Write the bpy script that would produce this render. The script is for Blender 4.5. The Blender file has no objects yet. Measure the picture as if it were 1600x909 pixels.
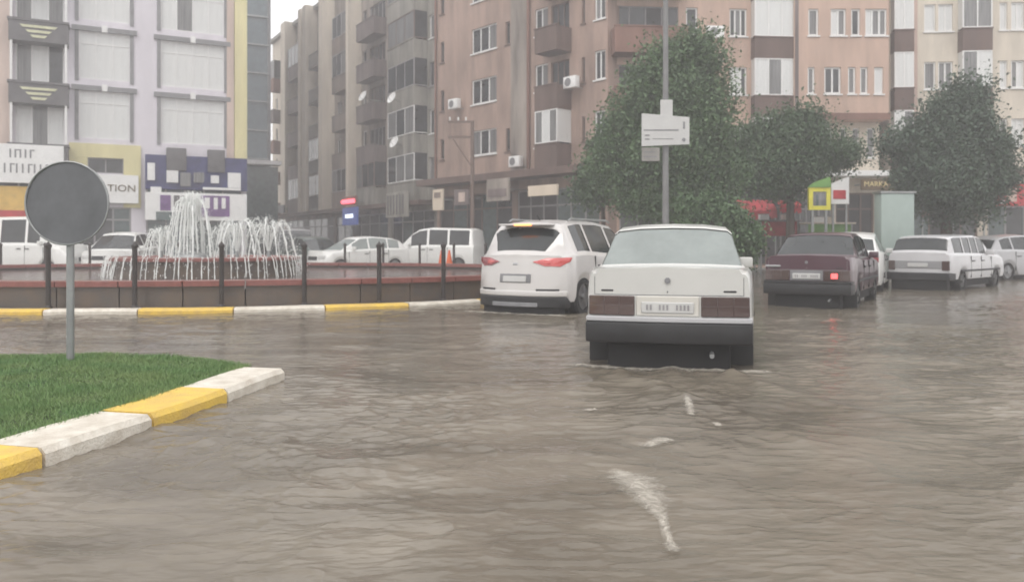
import bpy, bmesh, math, random
import numpy as np
from mathutils import Vector, Matrix
random.seed(7); rng = np.random.default_rng(7)
S = bpy.context.scene; COL = S.collection
R = math.radians

# ------------------------------------------------------------ camera, sky, sun, exposure
F = 1250.0                      # focal length in photograph pixels (1600 wide)
CH = 1.2                        # camera height above the water
cd = bpy.data.cameras.new("camera"); cam = bpy.data.objects.new("camera", cd); COL.objects.link(cam)
cam.location = (0, 0, CH); cam.rotation_euler = (R(90), 0, 0)
cd.sensor_width = 36; cd.lens = 36 * F / 1600; cd.shift_y = -74.5 / 1600
cd.dof.use_dof = True; cd.dof.focus_distance = 4.0; cd.dof.aperture_fstop = 3.4   # the phone focuses on the near water and glass
cd.clip_start = 0.1; cd.clip_end = 2000
S.camera = cam
W = bpy.data.worlds.new("World"); S.world = W; W.use_nodes = True
nt = W.node_tree; bg = nt.nodes["Background"]
sky = nt.nodes.new("ShaderNodeTexSky"); sky.sky_type = 'NISHITA'; sky.sun_disc = False
sky.sun_elevation = R(52); sky.sun_rotation = R(200); sky.air_density = 1.0; sky.dust_density = 4.0
mx = nt.nodes.new("ShaderNodeMix"); mx.data_type = 'RGBA'; mx.inputs[0].default_value = 0.88
mx.inputs[7].default_value = (8.0, 7.9, 7.8, 1)          # closed grey cloud cover
nt.links.new(sky.outputs[0], mx.inputs[6]); nt.links.new(mx.outputs[2], bg.inputs[0])
bg.inputs[1].default_value = 0.15
sd = bpy.data.lights.new("sun", 'SUN'); sd.energy = 0.7; sd.angle = R(25); sd.color = (1, .97, .93)
so = bpy.data.objects.new("sun", sd); COL.objects.link(so)
so.rotation_euler = (R(90 - 52), 0, R(-20))
S.view_settings.view_transform = 'Standard'; S.view_settings.look = 'None'
S.view_settings.exposure = 0.43; S.view_settings.gamma = 1.0
S.cycles.max_bounces = 8; S.cycles.transparent_max_bounces = 12; S.cycles.volume_bounces = 1
S.cycles.volume_step_rate = 1.0
HAZE = 0.0054

# ------------------------------------------------------------ materials
MATS = {}
def mat(name, col, rough=.6, metal=0, var=.12, vscale=3.0, bump=0.0, bscale=40, stretch=None, col2=None,
        coat=0, emit=None, estr=0, spec=None, trans=0, alpha=1):
    if name in MATS: return MATS[name]
    m = bpy.data.materials.new(name); m.use_nodes = True; n = m.node_tree.nodes; l = m.node_tree.links
    b = n["Principled BSDF"]; b.inputs["Roughness"].default_value = rough; b.inputs["Metallic"].default_value = metal
    b.inputs["Coat Weight"].default_value = coat
    b.inputs["Transmission Weight"].default_value = trans; b.inputs["Alpha"].default_value = alpha
    if spec is not None: b.inputs["Specular IOR Level"].default_value = spec
    tc = n.new("ShaderNodeTexCoord"); mp = n.new("ShaderNodeMapping"); l.new(tc.outputs["Object"], mp.inputs[0])
    if stretch: mp.inputs["Scale"].default_value = stretch
    no = n.new("ShaderNodeTexNoise"); no.inputs["Scale"].default_value = vscale; no.inputs["Detail"].default_value = 6
    no.inputs["Roughness"].default_value = .65
    l.new(mp.outputs[0], no.inputs[0])
    ra = n.new("ShaderNodeMapRange"); ra.inputs[1].default_value = .3; ra.inputs[2].default_value = .7
    l.new(no.outputs[0], ra.inputs[0])
    mi = n.new("ShaderNodeMix"); mi.data_type = 'RGBA'
    c = tuple(col)
    c2 = tuple(col2) if col2 else tuple(x * (1 - 2 * var) for x in c)
    mi.inputs[6].default_value = (*c2, 1); mi.inputs[7].default_value = (*[min(1, x * (1 + (.0 if col2 else var * .4))) for x in c], 1)
    l.new(ra.outputs[0], mi.inputs[0]); l.new(mi.outputs[2], b.inputs["Base Color"])
    if bump:
        bp = n.new("ShaderNodeBump"); n2 = n.new("ShaderNodeTexNoise"); n2.inputs["Scale"].default_value = bscale
        n2.inputs["Detail"].default_value = 4
        l.new(mp.outputs[0], n2.inputs[0]); l.new(n2.outputs[0], bp.inputs["Height"]); bp.inputs["Strength"].default_value = bump
        bp.inputs["Distance"].default_value = .02; l.new(bp.outputs[0], b.inputs["Normal"])
    if emit: b.inputs["Emission Color"].default_value = (*emit, 1); b.inputs["Emission Strength"].default_value = estr
    MATS[name] = m; return m
ST = (1, 1, .18)
def wallmat(name, col, v=.16): return mat(name, col, .85, var=v * 1.5, vscale=1.1, bump=.25, bscale=30, stretch=ST)
M = dict(
    white_wall=wallmat("lilac white render", (.70, .67, .72), .05), yellow_trim=wallmat("pale yellow render", (.72, .66, .38), .08),
    cream=wallmat("cream render", (.70, .60, .48), .06), pink_cream=wallmat("pink cream render", (.62, .50, .44), .1),
    pink=wallmat("salmon pink render", (.56, .40, .32), .11), pink_brown=wallmat("brownish pink render", (.40, .285, .235), .16), pink2=wallmat("light pink render", (.58, .43, .37), .10),
    tan=wallmat("beige brown render", (.26, .205, .175), .22), tan2=wallmat("grey beige render", (.34, .295, .26), .22),
    pale=wallmat("pale beige render", (.70, .63, .53), .1), grey_beige=wallmat("weathered stone render", (.33, .315, .28), .22),
    brown=wallmat("brown balcony render", (.15, .10, .085), .15), rust=wallmat("rust brown render", (.24, .13, .10), .15),
    mauve=wallmat("mauve grey render", (.20, .16, .155), .2),
    greyd=mat("dark grey cladding", (.13, .125, .13), .6, var=.15), greym=mat("mid grey cladding", (.24, .24, .25), .6, var=.15),
    chev=mat("pale yellow bars", (.62, .62, .42), .6), frame=mat("white window frame", (.75, .75, .74), .45, var=.05),
    frame_g=mat("grey window frame", (.30, .29, .30), .5), frame_b=mat("brown wooden frame", (.16, .11, .09), .6),
    glass_d=mat("dark window glass", (.045, .05, .055), .08, var=.4, vscale=1.5, spec=.6),
    glass_m=mat("curtained window glass", (.22, .22, .22), .1, var=.3, vscale=2, stretch=(6, 6, .3), spec=.6),
    glass_w=mat("white curtained glass", (.68, .69, .68), .12, var=.06, vscale=2, stretch=(5, 5, .3), spec=.6),
    glass_green=mat("green tinted glazing", (.16, .36, .29), .12, var=.12, spec=.6),
    glass_blue=mat("blue grey curtain wall glass", (.13, .17, .19), .1, var=.15, spec=.7),
    glass_teal=mat("teal shop glass", (.09, .13, .13), .1, var=.3, spec=.6),
    dark=mat("shadowed shop interior", (.035, .033, .035), .5, var=.4), metal=mat("galvanised steel", (.36, .37, .37), .45, .6, var=.15),
    pole=mat("grey painted pole", (.22, .22, .22), .5, .2), post=mat("dark brown post paint", (.035, .028, .026), .5),
    signback=mat("weathered sign back", (.15, .155, .165), .5, .3, var=.15), white=mat("white paint", (.8, .8, .79), .5, var=.05),
    kerb_w=mat("white kerb paint", (.78, .74, .66), .6, var=.10, vscale=7, bump=.5, bscale=60, col2=(.52,.46,.38)), kerb_y=mat("yellow kerb paint", (.80, .55, .09), .6, var=.10, vscale=7, bump=.5, bscale=60, col2=(.60,.40,.12)),
    red_stone=mat("red granite coping", (.26, .095, .08), .35, var=.15, vscale=9), panel=mat("dark stone cladding", (.085, .075, .07), .35, var=.35, vscale=3, col2=(.14, .10, .07)),
    bark=mat("bark", (.09, .07, .055), .9, bump=.6, var=.2), soil=mat("wet soil", (.05, .04, .03), .9),
    red=mat("red signboard", (.50, .035, .045), .5, var=.2), redcloth=mat("red awning cloth", (.42, .05, .06), .8, var=.2), blue=mat("dark blue signboard", (.045, .05, .16), .5, var=.25),
    orange=mat("orange plastic", (.75, .14, .04), .5), yellow=mat("yellow sign frame", (.72, .66, .06), .5, var=.1), green=mat("green roof panel", (.16, .34, .08), .6),
    goldtxt=mat("gold lettering", (.75, .62, .30), .4), greytxt=mat("grey lettering", (.22, .22, .23), .5), brown_board=mat("brown signboard", (.12, .075, .03), .5, var=.2),
    sage=mat("sage green panel", (.33, .40, .37), .45, var=.06), concrete=mat("concrete", (.30, .29, .27), .85, var=.15, bump=.3),
    amber=mat("amber shop band", (.72, .46, .10), .5), purple=mat("purple poster", (.20, .10, .28), .5, var=.3),
    tyre=mat("tyre rubber", (.018, .018, .019), .8), rim=mat("wheel alloy", (.35, .35, .36), .35, .8), rim_d=mat("dusty steel wheel", (.12, .12, .12), .5, .5),
    plastic=mat("black plastic trim", (.022, .022, .024), .55, var=.2), under=mat("underbody_shade", (.012, .012, .013), .8), plate=mat("number plate", (.55, .55, .54), .4, var=.05),  # under: near-black put in for the shade beneath the cars
    car_glass=mat("car glass", (.035, .04, .042), .05, var=.2, spec=.6), car_glass_fog=mat("fogged car glass", (.26, .29, .28), .14, var=.12, vscale=2.2, spec=.6),
    chrome=mat("chrome trim", (.5, .5, .5), .2, 1.0), lens=mat("red lamp lens", (.30, .02, .03), .15, coat=1), lens_d=mat("dull brown lamp lens", (.075, .042, .036), .2, coat=1),
    lens_pink=mat("bright red lamp lens", (.50, .08, .08), .2, coat=1, emit=(1, .14, .11), estr=.12),
    lit_red=mat("lit red lamp", (.9, .05, .05), .3, emit=(1, .07, .07), estr=3.0), lit_orange=mat("lit brake lamp", (.9, .25, .08), .3, emit=(1, .30, .10), estr=2.2),
    neon=mat("red neon", (.9, .1, .12), .3, emit=(1, .10, .14), estr=2.5), neon_b=mat("blue backlit sign", (.05, .08, .25), .3, emit=(.08, .16, .6), estr=.18),
    neon_w=mat("backlit white lettering", (.8, .85, .9), .3, emit=(.8, .88, 1), estr=1.1),
)
def paint(name, c, rough=.22): return mat(name, c, rough, var=.035, vscale=1.5, coat=.6, col2=tuple(x * .9 for x in c))
P = dict(white=paint("white car paint", (.60, .60, .575), .3), suv=paint("pearl white car paint", (.62, .60, .585), .28), purple=paint("dark plum car paint", (.075, .028, .042), .3),
         silver=paint("silver grey car paint", (.46, .46, .475), .28), grey=paint("grey car paint", (.30, .30, .31), .3), dgreen=paint("dark green grey car paint", (.06, .08, .07), .3),
         beige=paint("ivory car paint", (.62, .60, .55), .3), van=paint("white van paint", (.76, .76, .74), .35), wagon=paint("off white wagon paint", (.60, .595, .61), .3))

# ------------------------------------------------------------ mesh helpers
def arr_mesh(name, V, Fc, smooth=False):
    V = np.asarray(V, np.float32); Fc = np.asarray(Fc, np.int32); k = Fc.shape[1]
    me = bpy.data.meshes.new(name); me.vertices.add(len(V)); me.vertices.foreach_set("co", V.ravel())
    me.loops.add(Fc.size); me.loops.foreach_set("vertex_index", Fc.ravel())
    me.polygons.add(len(Fc)); me.polygons.foreach_set("loop_start", np.arange(0, Fc.size, k, dtype=np.int32))
    me.polygons.foreach_set("loop_total", np.full(len(Fc), k, np.int32))
    if smooth: me.polygons.foreach_set("use_smooth", np.ones(len(Fc), bool))
    me.update(calc_edges=True); return me
class MB:
    def __init__(s): s.v = []; s.f = []; s.mi = []
    def q(s, *pts, m=0):
        k = len(s.v); s.v += [tuple(p) for p in pts]; s.f.append(tuple(range(k, k + len(pts)))); s.mi.append(m); return s
    def box(s, x0, x1, y0, y1, z0, z1, nx=1, m=0):
        k = len(s.v)
        for i in range(nx + 1):
            x = x0 + (x1 - x0) * i / nx
            s.v += [(x, y0, z0), (x, y1, z0), (x, y1, z1), (x, y0, z1)]
        for i in range(nx):
            a = k + 4 * i; b = a + 4
            for j in range(4):
                jj = (j + 1) % 4; s.f.append((a + j, a + jj, b + jj, b + j)); s.mi.append(m)
        s.f.append((k + 3, k + 2, k + 1, k)); e = k + 4 * nx; s.f.append((e, e + 1, e + 2, e + 3)); s.mi += [m, m]; return s
    def tube(s, pts, r, n=8, cap=True, m=0):
        pts = [Vector(p) for p in pts]; rs = r if isinstance(r, (list, tuple)) else [r] * len(pts); k = len(s.v)
        for i, p in enumerate(pts):
            d = (pts[min(i + 1, len(pts) - 1)] - pts[max(i - 1, 0)]); d = d.normalized() if d.length > 1e-9 else Vector((0, 0, 1))
            a = Vector((1, 0, 0)) if abs(d.x) < .8 else Vector((0, 1, 0)); u = d.cross(a).normalized(); w = d.cross(u)
            for j in range(n):
                t = 2 * math.pi * j / n; s.v.append(tuple(p + (u * math.cos(t) + w * math.sin(t)) * rs[i]))
        for i in range(len(pts) - 1):
            for j in range(n):
                a = k + i * n + j; b = k + i * n + (j + 1) % n; s.f.append((a, b, b + n, a + n)); s.mi.append(m)
        if cap:
            s.f.append(tuple(range(k + n - 1, k - 1, -1))); s.mi.append(m); e = k + (len(pts) - 1) * n; s.f.append(tuple(range(e, e + n))); s.mi.append(m)
        return s
    def disc(s, c, axis, r, th, n=24, m=0):
        c = Vector(c); a = Vector(axis).normalized(); return s.tube([c - a * th / 2, c + a * th / 2], r, n, m=m)
    def lathe(s, prof, n=20, c=(0, 0, 0), m=0):
        k = len(s.v)
        for (r, z) in prof:
            for j in range(n):
                t = 2 * math.pi * j / n; s.v.append((c[0] + r * math.cos(t), c[1] + r * math.sin(t), c[2] + z))
        for i in range(len(prof) - 1):
            for j in range(n):
                a = k + i * n + j; b = k + i * n + (j + 1) % n; s.f.append((a, b, b + n, a + n)); s.mi.append(m)
        return s
    def prism(s, poly, y0, y1, m=0):       # polygon in x,z extruded along y
        k = len(s.v); n = len(poly)
        s.v += [(x, y0, z) for x, z in poly] + [(x, y1, z) for x, z in poly]
        s.f.append(tuple(range(k, k + n))); s.f.append(tuple(range(k + 2 * n - 1, k + n - 1, -1))); s.mi += [m, m]
        for i in range(n):
            j = (i + 1) % n; s.f.append((k + j, k + i, k + n + i, k + n + j)); s.mi.append(m)
        return s
    def mesh(s, name, smooth=False, bevel=0, seg=2, warp=None, fix=True, angle=35):
        me = bpy.data.meshes.new(name); me.from_pydata(s.v, [], s.f)
        for p, i in zip(me.polygons, s.mi): p.material_index = i
        if bevel or fix or warp:
            bm = bmesh.new(); bm.from_mesh(me)
            if fix: bmesh.ops.recalc_face_normals(bm, faces=bm.faces)
            if bevel:
                bmesh.ops.remove_doubles(bm, verts=bm.verts, dist=1e-5)
                ed = [e for e in bm.edges if len(e.link_faces) == 2 and e.calc_face_angle(0) > R(25)]
                bmesh.ops.bevel(bm, geom=ed, offset=bevel, segments=seg, affect='EDGES', profile=.5, clamp_overlap=True)
            if warp:
                for v in bm.verts: v.co = warp(v.co)
            bm.to_mesh(me); bm.free()
        if smooth or bevel:
            me.polygons.foreach_set("use_smooth", np.ones(len(me.polygons), bool))
            try: me.set_sharp_from_angle(angle=R(angle))
            except Exception: pass
        return me
    def build(s, name, mats, parent=None, loc=(0, 0, 0), **k):
        return link(name, s.mesh(name, **k), mats, parent, loc)
def link(name, me, mats=None, parent=None, loc=(0, 0, 0), rot=None):
    if mats is not None and not len(me.materials):
        for m in (mats if isinstance(mats, (list, tuple)) else [mats]): me.materials.append(m)
    o = bpy.data.objects.new(name, me); COL.objects.link(o); o.parent = parent; o.location = loc
    if rot: o.rotation_euler = rot
    return o
def tag(o, label, cat, group=None, kind=None):
    o["label"] = label; o["category"] = cat
    if group: o["group"] = group
    if kind: o["kind"] = kind
    return o
def thing(name, label, cat, loc=(0, 0, 0), rz=0, group=None):
    o = bpy.data.objects.new(name, None); COL.objects.link(o); o.location = loc; o.rotation_euler = (0, 0, rz); o.empty_display_size = .3
    return tag(o, label, cat, group)
def struct(o): o["kind"] = "structure"; return o
def copy_tree(o, parent=None, kids=None):
    c = o.copy(); COL.objects.link(c); c.parent = parent
    for ch in [x for x in list(bpy.data.objects) if x.parent == o]: copy_tree(ch, c)
    return c
def at(px, d): return (px - 800) / F * d
def zat(py, d): return CH + (380 - py) / F * d
def text(parent, s, size, loc, m, rot=(R(90), 0, 0), name="lettering", ext=.015, sx=1):
    cu = bpy.data.curves.new("t", 'FONT'); cu.body = s; cu.size = size; cu.extrude = ext; cu.align_x = 'CENTER'; cu.align_y = 'CENTER'; cu.resolution_u = 3
    o = bpy.data.objects.new("t", cu); COL.objects.link(o); dg = bpy.context.evaluated_depsgraph_get()
    me = bpy.data.meshes.new_from_object(o.evaluated_get(dg)); bpy.data.objects.remove(o); bpy.data.curves.remove(cu)
    t = link(name, me, m, parent, loc, rot); t.scale = (sx, 1, 1); return t
# value noise
_perm = rng.random((256, 256)).astype(np.float32)
def vnoise(x, y):
    xi = np.floor(x).astype(int); yi = np.floor(y).astype(int); fx = x - xi; fy = y - yi
    fx = fx * fx * (3 - 2 * fx); fy = fy * fy * (3 - 2 * fy)
    g = lambda a, b: _perm[a & 255, b & 255]
    return (g(xi, yi) * (1 - fx) + g(xi + 1, yi) * fx) * (1 - fy) + (g(xi, yi + 1) * (1 - fx) + g(xi + 1, yi + 1) * fx) * fy
#==STRUCT==
# ------------------------------------------------------------ flood water, road bed
def ang(d): return d
def wave(X, Y):
    d = np.hypot(X, Y)
    # flow runs across the view, bent round the bend
    a = .25 * vnoise(X * .15, Y * .15 + 9)
    U = X + 2.2 * vnoise(X * .35 + 3, Y * .35); V = Y + 1.2 * vnoise(X * .35, Y * .35 + 5) + a * X
    patch = .35 + 1.1 * vnoise(X * .45 + 40, Y * .4 + 7)
    W1 = X * 1.0 + .45 * vnoise(X * .9 + 5, Y * .9) ; W2 = Y * 1.0 + .45 * vnoise(X * .8, Y * .8 + 2)
    z = .030 * (vnoise(W1 * 1.3, W2 * 2.4) - .5) + .022 * patch * (vnoise(W1 * 3.1 + 7, W2 * 5.2) - .5)
    z += .017 * patch * (1 - np.abs(2 * vnoise(W1 * 5.2 + 11, W2 * 8.5) - 1) ** .8 - .5)
    z += .010 * patch * (vnoise(W1 * 11 + 3, W2 * 17) - .5) + .005 * patch * (vnoise(W1 * 24, W2 * 34 + 5) - .5)
    z *= .72
    # wake spreading behind the white sedan
    for (cx, cy, k, am) in ((1.0, 7.4, .42, .022), (2.0, 7.3, .42, .022), (1.5, 7.6, .2, .014)):
        for sg in (-1, 1):
            t = np.clip(cy - Y, 0, None); line = cx + sg * k * t - .12 * t
            z += am * np.exp(-((X - line) / .12) ** 2) * np.exp(-t / 2.6) * (t > 0) * (.5 + vnoise(X * 6, Y * 6))
    return z
def water():
    ys = np.concatenate([np.linspace(905, 560, 500), np.linspace(559.4, 420, 230), np.linspace(419, 392.5, 40)])
    ds = F * CH / (ys - 380); ds = np.concatenate([[.6, 1.2, 2.0], ds, [160, 240, 420]])
    tx = np.concatenate([[-3, -1.4, -.95], np.linspace(-.78, .78, 760), [.95, 1.4, 3]])
    D, T = np.meshgrid(ds, tx, indexing='ij'); X = D * T; Y = D
    fade = np.clip((60 - D) / 40, 0, 1) * np.clip((D - 1) / 1, 0, 1) * (np.abs(T) < .8)
    Z = wave(X, Y) * fade
    n, m = X.shape; V = np.stack([X, Y, Z], -1).reshape(-1, 3)
    i = np.arange(n - 1)[:, None] * m + np.arange(m - 1)[None]; Fc = np.stack([i, i + 1, i + m + 1, i + m], -1).reshape(-1, 4)
    o = link("flood_water", arr_mesh("flood_water", V, Fc, True), water_mat()); struct(o)
def water_mat():
    m = bpy.data.materials.new("muddy flood water"); m.use_nodes = True; n = m.node_tree.nodes; l = m.node_tree.links; b = n["Principled BSDF"]
    tc = n.new("ShaderNodeTexCoord"); mp = n.new("ShaderNodeMapping"); mp.inputs["Scale"].default_value = (.5, 1.1, 1); mp.inputs["Rotation"].default_value = (0, 0, .15)
    l.new(tc.outputs["Object"], mp.inputs[0])
    no = n.new("ShaderNodeTexNoise"); no.inputs["Scale"].default_value = .9; no.inputs["Detail"].default_value = 8; no.inputs["Roughness"].default_value = .62; no.inputs["Distortion"].default_value = .8
    l.new(mp.outputs[0], no.inputs[0]); cr = n.new("ShaderNodeValToRGB"); l.new(no.outputs[0], cr.inputs[0])
    e = cr.color_ramp.elements; e[0].position = .30; e[0].color = (.10, .084, .064, 1); e[1].position = .72; e[1].color = (.245, .215, .172, 1)
    l.new(cr.outputs[0], b.inputs["Base Color"]); b.inputs["Roughness"].default_value = .13; b.inputs["IOR"].default_value = 1.33
    n2 = n.new("ShaderNodeTexNoise"); n2.inputs["Scale"].default_value = 26; n2.inputs["Detail"].default_value = 5
    l.new(mp.outputs[0], n2.inputs[0]); bp = n.new("ShaderNodeBump"); bp.inputs["Strength"].default_value = .35; bp.inputs["Distance"].default_value = .012
    l.new(n2.outputs[0], bp.inputs["Height"]); l.new(bp.outputs[0], b.inputs["Normal"])
    return m
water()
rb = MB(); rb.q((-420, -60, -.35), (420, -60, -.35), (420, 430, -.35), (-420, 430, -.35)); struct(rb.build("road", mat("wet asphalt", (.05, .05, .05), .6), fix=False))

# pavement in front of the buildings, a real step above the flood
pv = MB()
pv.box(-60, 60, 33.5, 36.2, -.3, .10); struct(pv.build("pavement", M['concrete']))

# ------------------------------------------------------------ island of grass with painted kerb
def painted_kerb(line, zt, w, seglen, first, name, inward, colors=('kerb_w', 'kerb_y'), gap=.012, zb=-.3):
    root = bpy.data.objects.new(name, None); COL.objects.link(root); root["kind"] = "structure"
    L = [0]
    for a, b in zip(line, line[1:]): L.append(L[-1] + math.dist(a, b))
    def pt(s):
        s = max(0, min(L[-1] - 1e-6, s)); i = next(j for j in range(len(L) - 1) if L[j + 1] >= s); t = (s - L[i]) / (L[i + 1] - L[i])
        a, b = line[i], line[i + 1]; return Vector((a[0] + (b[0] - a[0]) * t, a[1] + (b[1] - a[1]) * t))
    s = 0; k = 0
    while s < L[-1] - .05:
        ln = first if k == 0 else seglen; e = min(s + ln, L[-1]); n = 4; mb = MB(); ring = []
        for i in range(n + 1):
            u = s + gap + (e - s - 2 * gap) * i / n; p = pt(u); q = pt(min(u + .05, L[-1])); q0 = pt(max(u - .05, 0)); d = (q - q0).normalized(); nn = Vector((-d.y, d.x)) * inward
            prof = [(0, zb), (0, zt - .035), (.03, zt), (w - .02, zt + .004), (w, zt - .02), (w, zb)]
            ring.append([(p.x + nn.x * a, p.y + nn.y * a, z + .004 * math.sin(k * 2.7 + i)) for a, z in prof])
        for i in range(n):
            for j in range(5): mb.q(ring[i][j], ring[i + 1][j], ring[i + 1][j + 1], ring[i][j + 1])
        mb.q(*ring[0]); mb.q(*ring[-1])
        me = mb.mesh("kerb_stone"); bm = bmesh.new(); bm.from_mesh(me); bmesh.ops.remove_doubles(bm, verts=bm.verts, dist=1e-4); bmesh.ops.recalc_face_normals(bm, faces=bm.faces); bm.to_mesh(me); bm.free()
        link("kerb_stone", me, M[colors[k % 2]], root); s = e; k += 1
    return root
kl = [(-2.0, 7.05), (-2.16, 6.02), (-2.34, 5.1), (-2.55, 4.14), (-2.83, 3.2), (-3.2, 2.3), (-3.7, 1.3), (-4.3, .2)]
painted_kerb(kl, .10, .40, .90, 1.0, "island_kerb", -1)
def grass_edge(u): # inner edge of kerb
    pass
gi = [(-2.34, 7.2), (-2.5, 6.12), (-2.66, 5.2), (-2.88, 4.2), (-3.15, 3.3), (-3.55, 2.4), (-4.3, 1.2), (-9.5, -1.0), (-11, 3), (-9, 6.6), (-6.4, 7.75), (-4.2, 8.05), (-3.0, 7.75)]
gb = MB(); k = [(x, y, .088) for x, y in gi]; gb.q(*k); kk = [(x, y, -.3) for x, y in gi]
for i in range(len(gi)): j = (i + 1) % len(gi); gb.q(k[i], k[j], kk[j], kk[i])
struct(gb.build("island_soil", mat("mossy soil", (.05, .075, .03), .95, var=.3, bump=.6)))
def inpoly(x, y, poly):
    c = np.zeros(x.shape, bool); n = len(poly)
    for i in range(n):
        x1, y1 = poly[i]; x2, y2 = poly[(i + 1) % n]
        c ^= ((y1 > y) != (y2 > y)) & (x < (x2 - x1) * (y - y1) / (y2 - y1 + 1e-12) + x1)
    return c
def leafmat(name, c1, c2, rough=.6, ns=1.3, c3=None):
    m = bpy.data.materials.new(name); m.use_nodes = True; n = m.node_tree.nodes; l = m.node_tree.links; b = n["Principled BSDF"]
    g = n.new("ShaderNodeNewGeometry"); cr = n.new("ShaderNodeValToRGB"); l.new(g.outputs["Random Per Island"], cr.inputs[0])
    cr.color_ramp.elements[0].color = (*c1, 1); cr.color_ramp.elements[1].color = (*c2, 1); tc = n.new("ShaderNodeTexCoord"); no = n.new("ShaderNodeTexNoise"); no.inputs["Scale"].default_value = ns; no.inputs["Detail"].default_value = 3; l.new(tc.outputs["Object"], no.inputs[0])
    ra = n.new("ShaderNodeMapRange"); ra.inputs[1].default_value = .32; ra.inputs[2].default_value = .68; l.new(no.outputs[0], ra.inputs[0])
    mi = n.new("ShaderNodeMix"); mi.data_type = 'RGBA'; l.new(ra.outputs[0], mi.inputs[0]); l.new(cr.outputs[0], mi.inputs[6]); mi.inputs[7].default_value = (*(c3 or tuple(a * 1.15 for a in c2)), 1)
    ad = n.new("ShaderNodeMix"); ad.data_type = 'RGBA'; ad.inputs[0].default_value = .55; l.new(cr.outputs[0], ad.inputs[6]); l.new(mi.outputs[2], ad.inputs[7])
    l.new(ad.outputs[2], b.inputs["Base Color"]); b.inputs["Roughness"].default_value = rough; return m
def grass():
    n = 300000; x = rng.uniform(-7.6, -2.3, n); y = rng.uniform(2.0, 8.1, n)
    ok = inpoly(x, y, gi) & (x > -.72 * y - .4); x = x[ok]; y = y[ok]; n = len(x)
    h = rng.uniform(.012, .042, n) * (.6 + .9 * vnoise(x * 3, y * 3)); a = rng.uniform(0, 6.283, n); w = rng.uniform(.0018, .0036, n) * (1 + y * .05)
    lx = rng.normal(0, .018, n); ly = rng.normal(0, .018, n); z0 = np.full(n, .085)
    dx = np.cos(a) * w; dy = np.sin(a) * w
    V = np.stack([np.stack([x - dx, y - dy, z0], -1), np.stack([x + dx, y + dy, z0], -1), np.stack([x + lx, y + ly, z0 + h], -1)], 1).reshape(-1, 3)
    Fc = np.arange(3 * n).reshape(-1, 3)
    o = link("grass", arr_mesh("grass", V, Fc), leafmat("lawn grass", (.075, .17, .055), (.17, .29, .10), .75, 2.2, (.23, .29, .11)))
    tag(o, "short green lawn grass covering the traffic island behind the painted kerb", "grass", kind="stuff")
grass()

# ------------------------------------------------------------ facade kit
class Facade:
    def __init__(s, name, label, p0, p1, cat="building", group=None, back=0):
        s.p0 = Vector(p0); s.p1 = Vector(p1); d = s.p1 - s.p0; s.L = d.length; s.d = d.normalized(); s.nrm = Vector((s.d.y, -s.d.x))
        s.root = thing(name, label, cat, (p0[0], p0[1], 0), math.atan2(d.y, d.x), group)
    def u(s, px, off=0):
        k = (px - 800) / F; o = s.p0 - s.nrm * off * -1 if False else s.p0 + s.nrm * (-off)
        return (k * o.y - o.x) / (s.d.x - k * s.d.y)
    def dep(s, u): return s.p0.y + s.d.y * u
    def z(s, px, py): return zat(py, s.dep(s.u(px)))
_cache = {}
def cached(key, fn):
    if key not in _cache: _cache[key] = fn()
    return _cache[key]
def wall(fc, u0, u1, z0, z1, holes, m, y=0.0, depth=9.0, reveal=.2, name="wall"):
    us = sorted({round(a, 4) for a in [u0, u1] + [h[0] for h in holes] + [h[1] for h in holes] if u0 <= a <= u1})
    zs = sorted({round(a, 4) for a in [z0, z1] + [h[2] for h in holes] + [h[3] for h in holes] if z0 <= a <= z1})
    mb = MB()
    for a, b in zip(us, us[1:]):
        for c, d in zip(zs, zs[1:]):
            cu, cz = (a + b) / 2, (c + d) / 2
            if any(h[0] < cu < h[1] and h[2] < cz < h[3] for h in holes): continue
            mb.q((a, y, c), (b, y, c), (b, y, d), (a, y, d))
    r = y + reveal
    for h in holes:
        a, b, c, d = h[:4]; mb.q((a, y, c), (a, r, c), (b, r, c), (b, y, c)); mb.q((a, y, d), (b, y, d), (b, r, d), (a, r, d))
        mb.q((a, y, c), (a, y, d), (a, r, d), (a, r, c)); mb.q((b, y, c), (b, r, c), (b, r, d), (b, y, d))
    Y = y + depth
    mb.q((u0, y, z0), (u0, y, z1), (u0, Y, z1), (u0, Y, z0)); mb.q((u1, y, z0), (u1, Y, z0), (u1, Y, z1), (u1, y, z1))
    mb.q((u0, y, z1), (u1, y, z1), (u1, Y, z1), (u0, Y, z1)); mb.q((u0, Y, z0), (u0, Y, z1), (u1, Y, z1), (u1, Y, z0))
    mb.q((u0, y, z0), (u0, Y, z0), (u1, Y, z0), (u1, y, z0))
    return mb.build(name, m, fc.root, fix=False)
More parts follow.
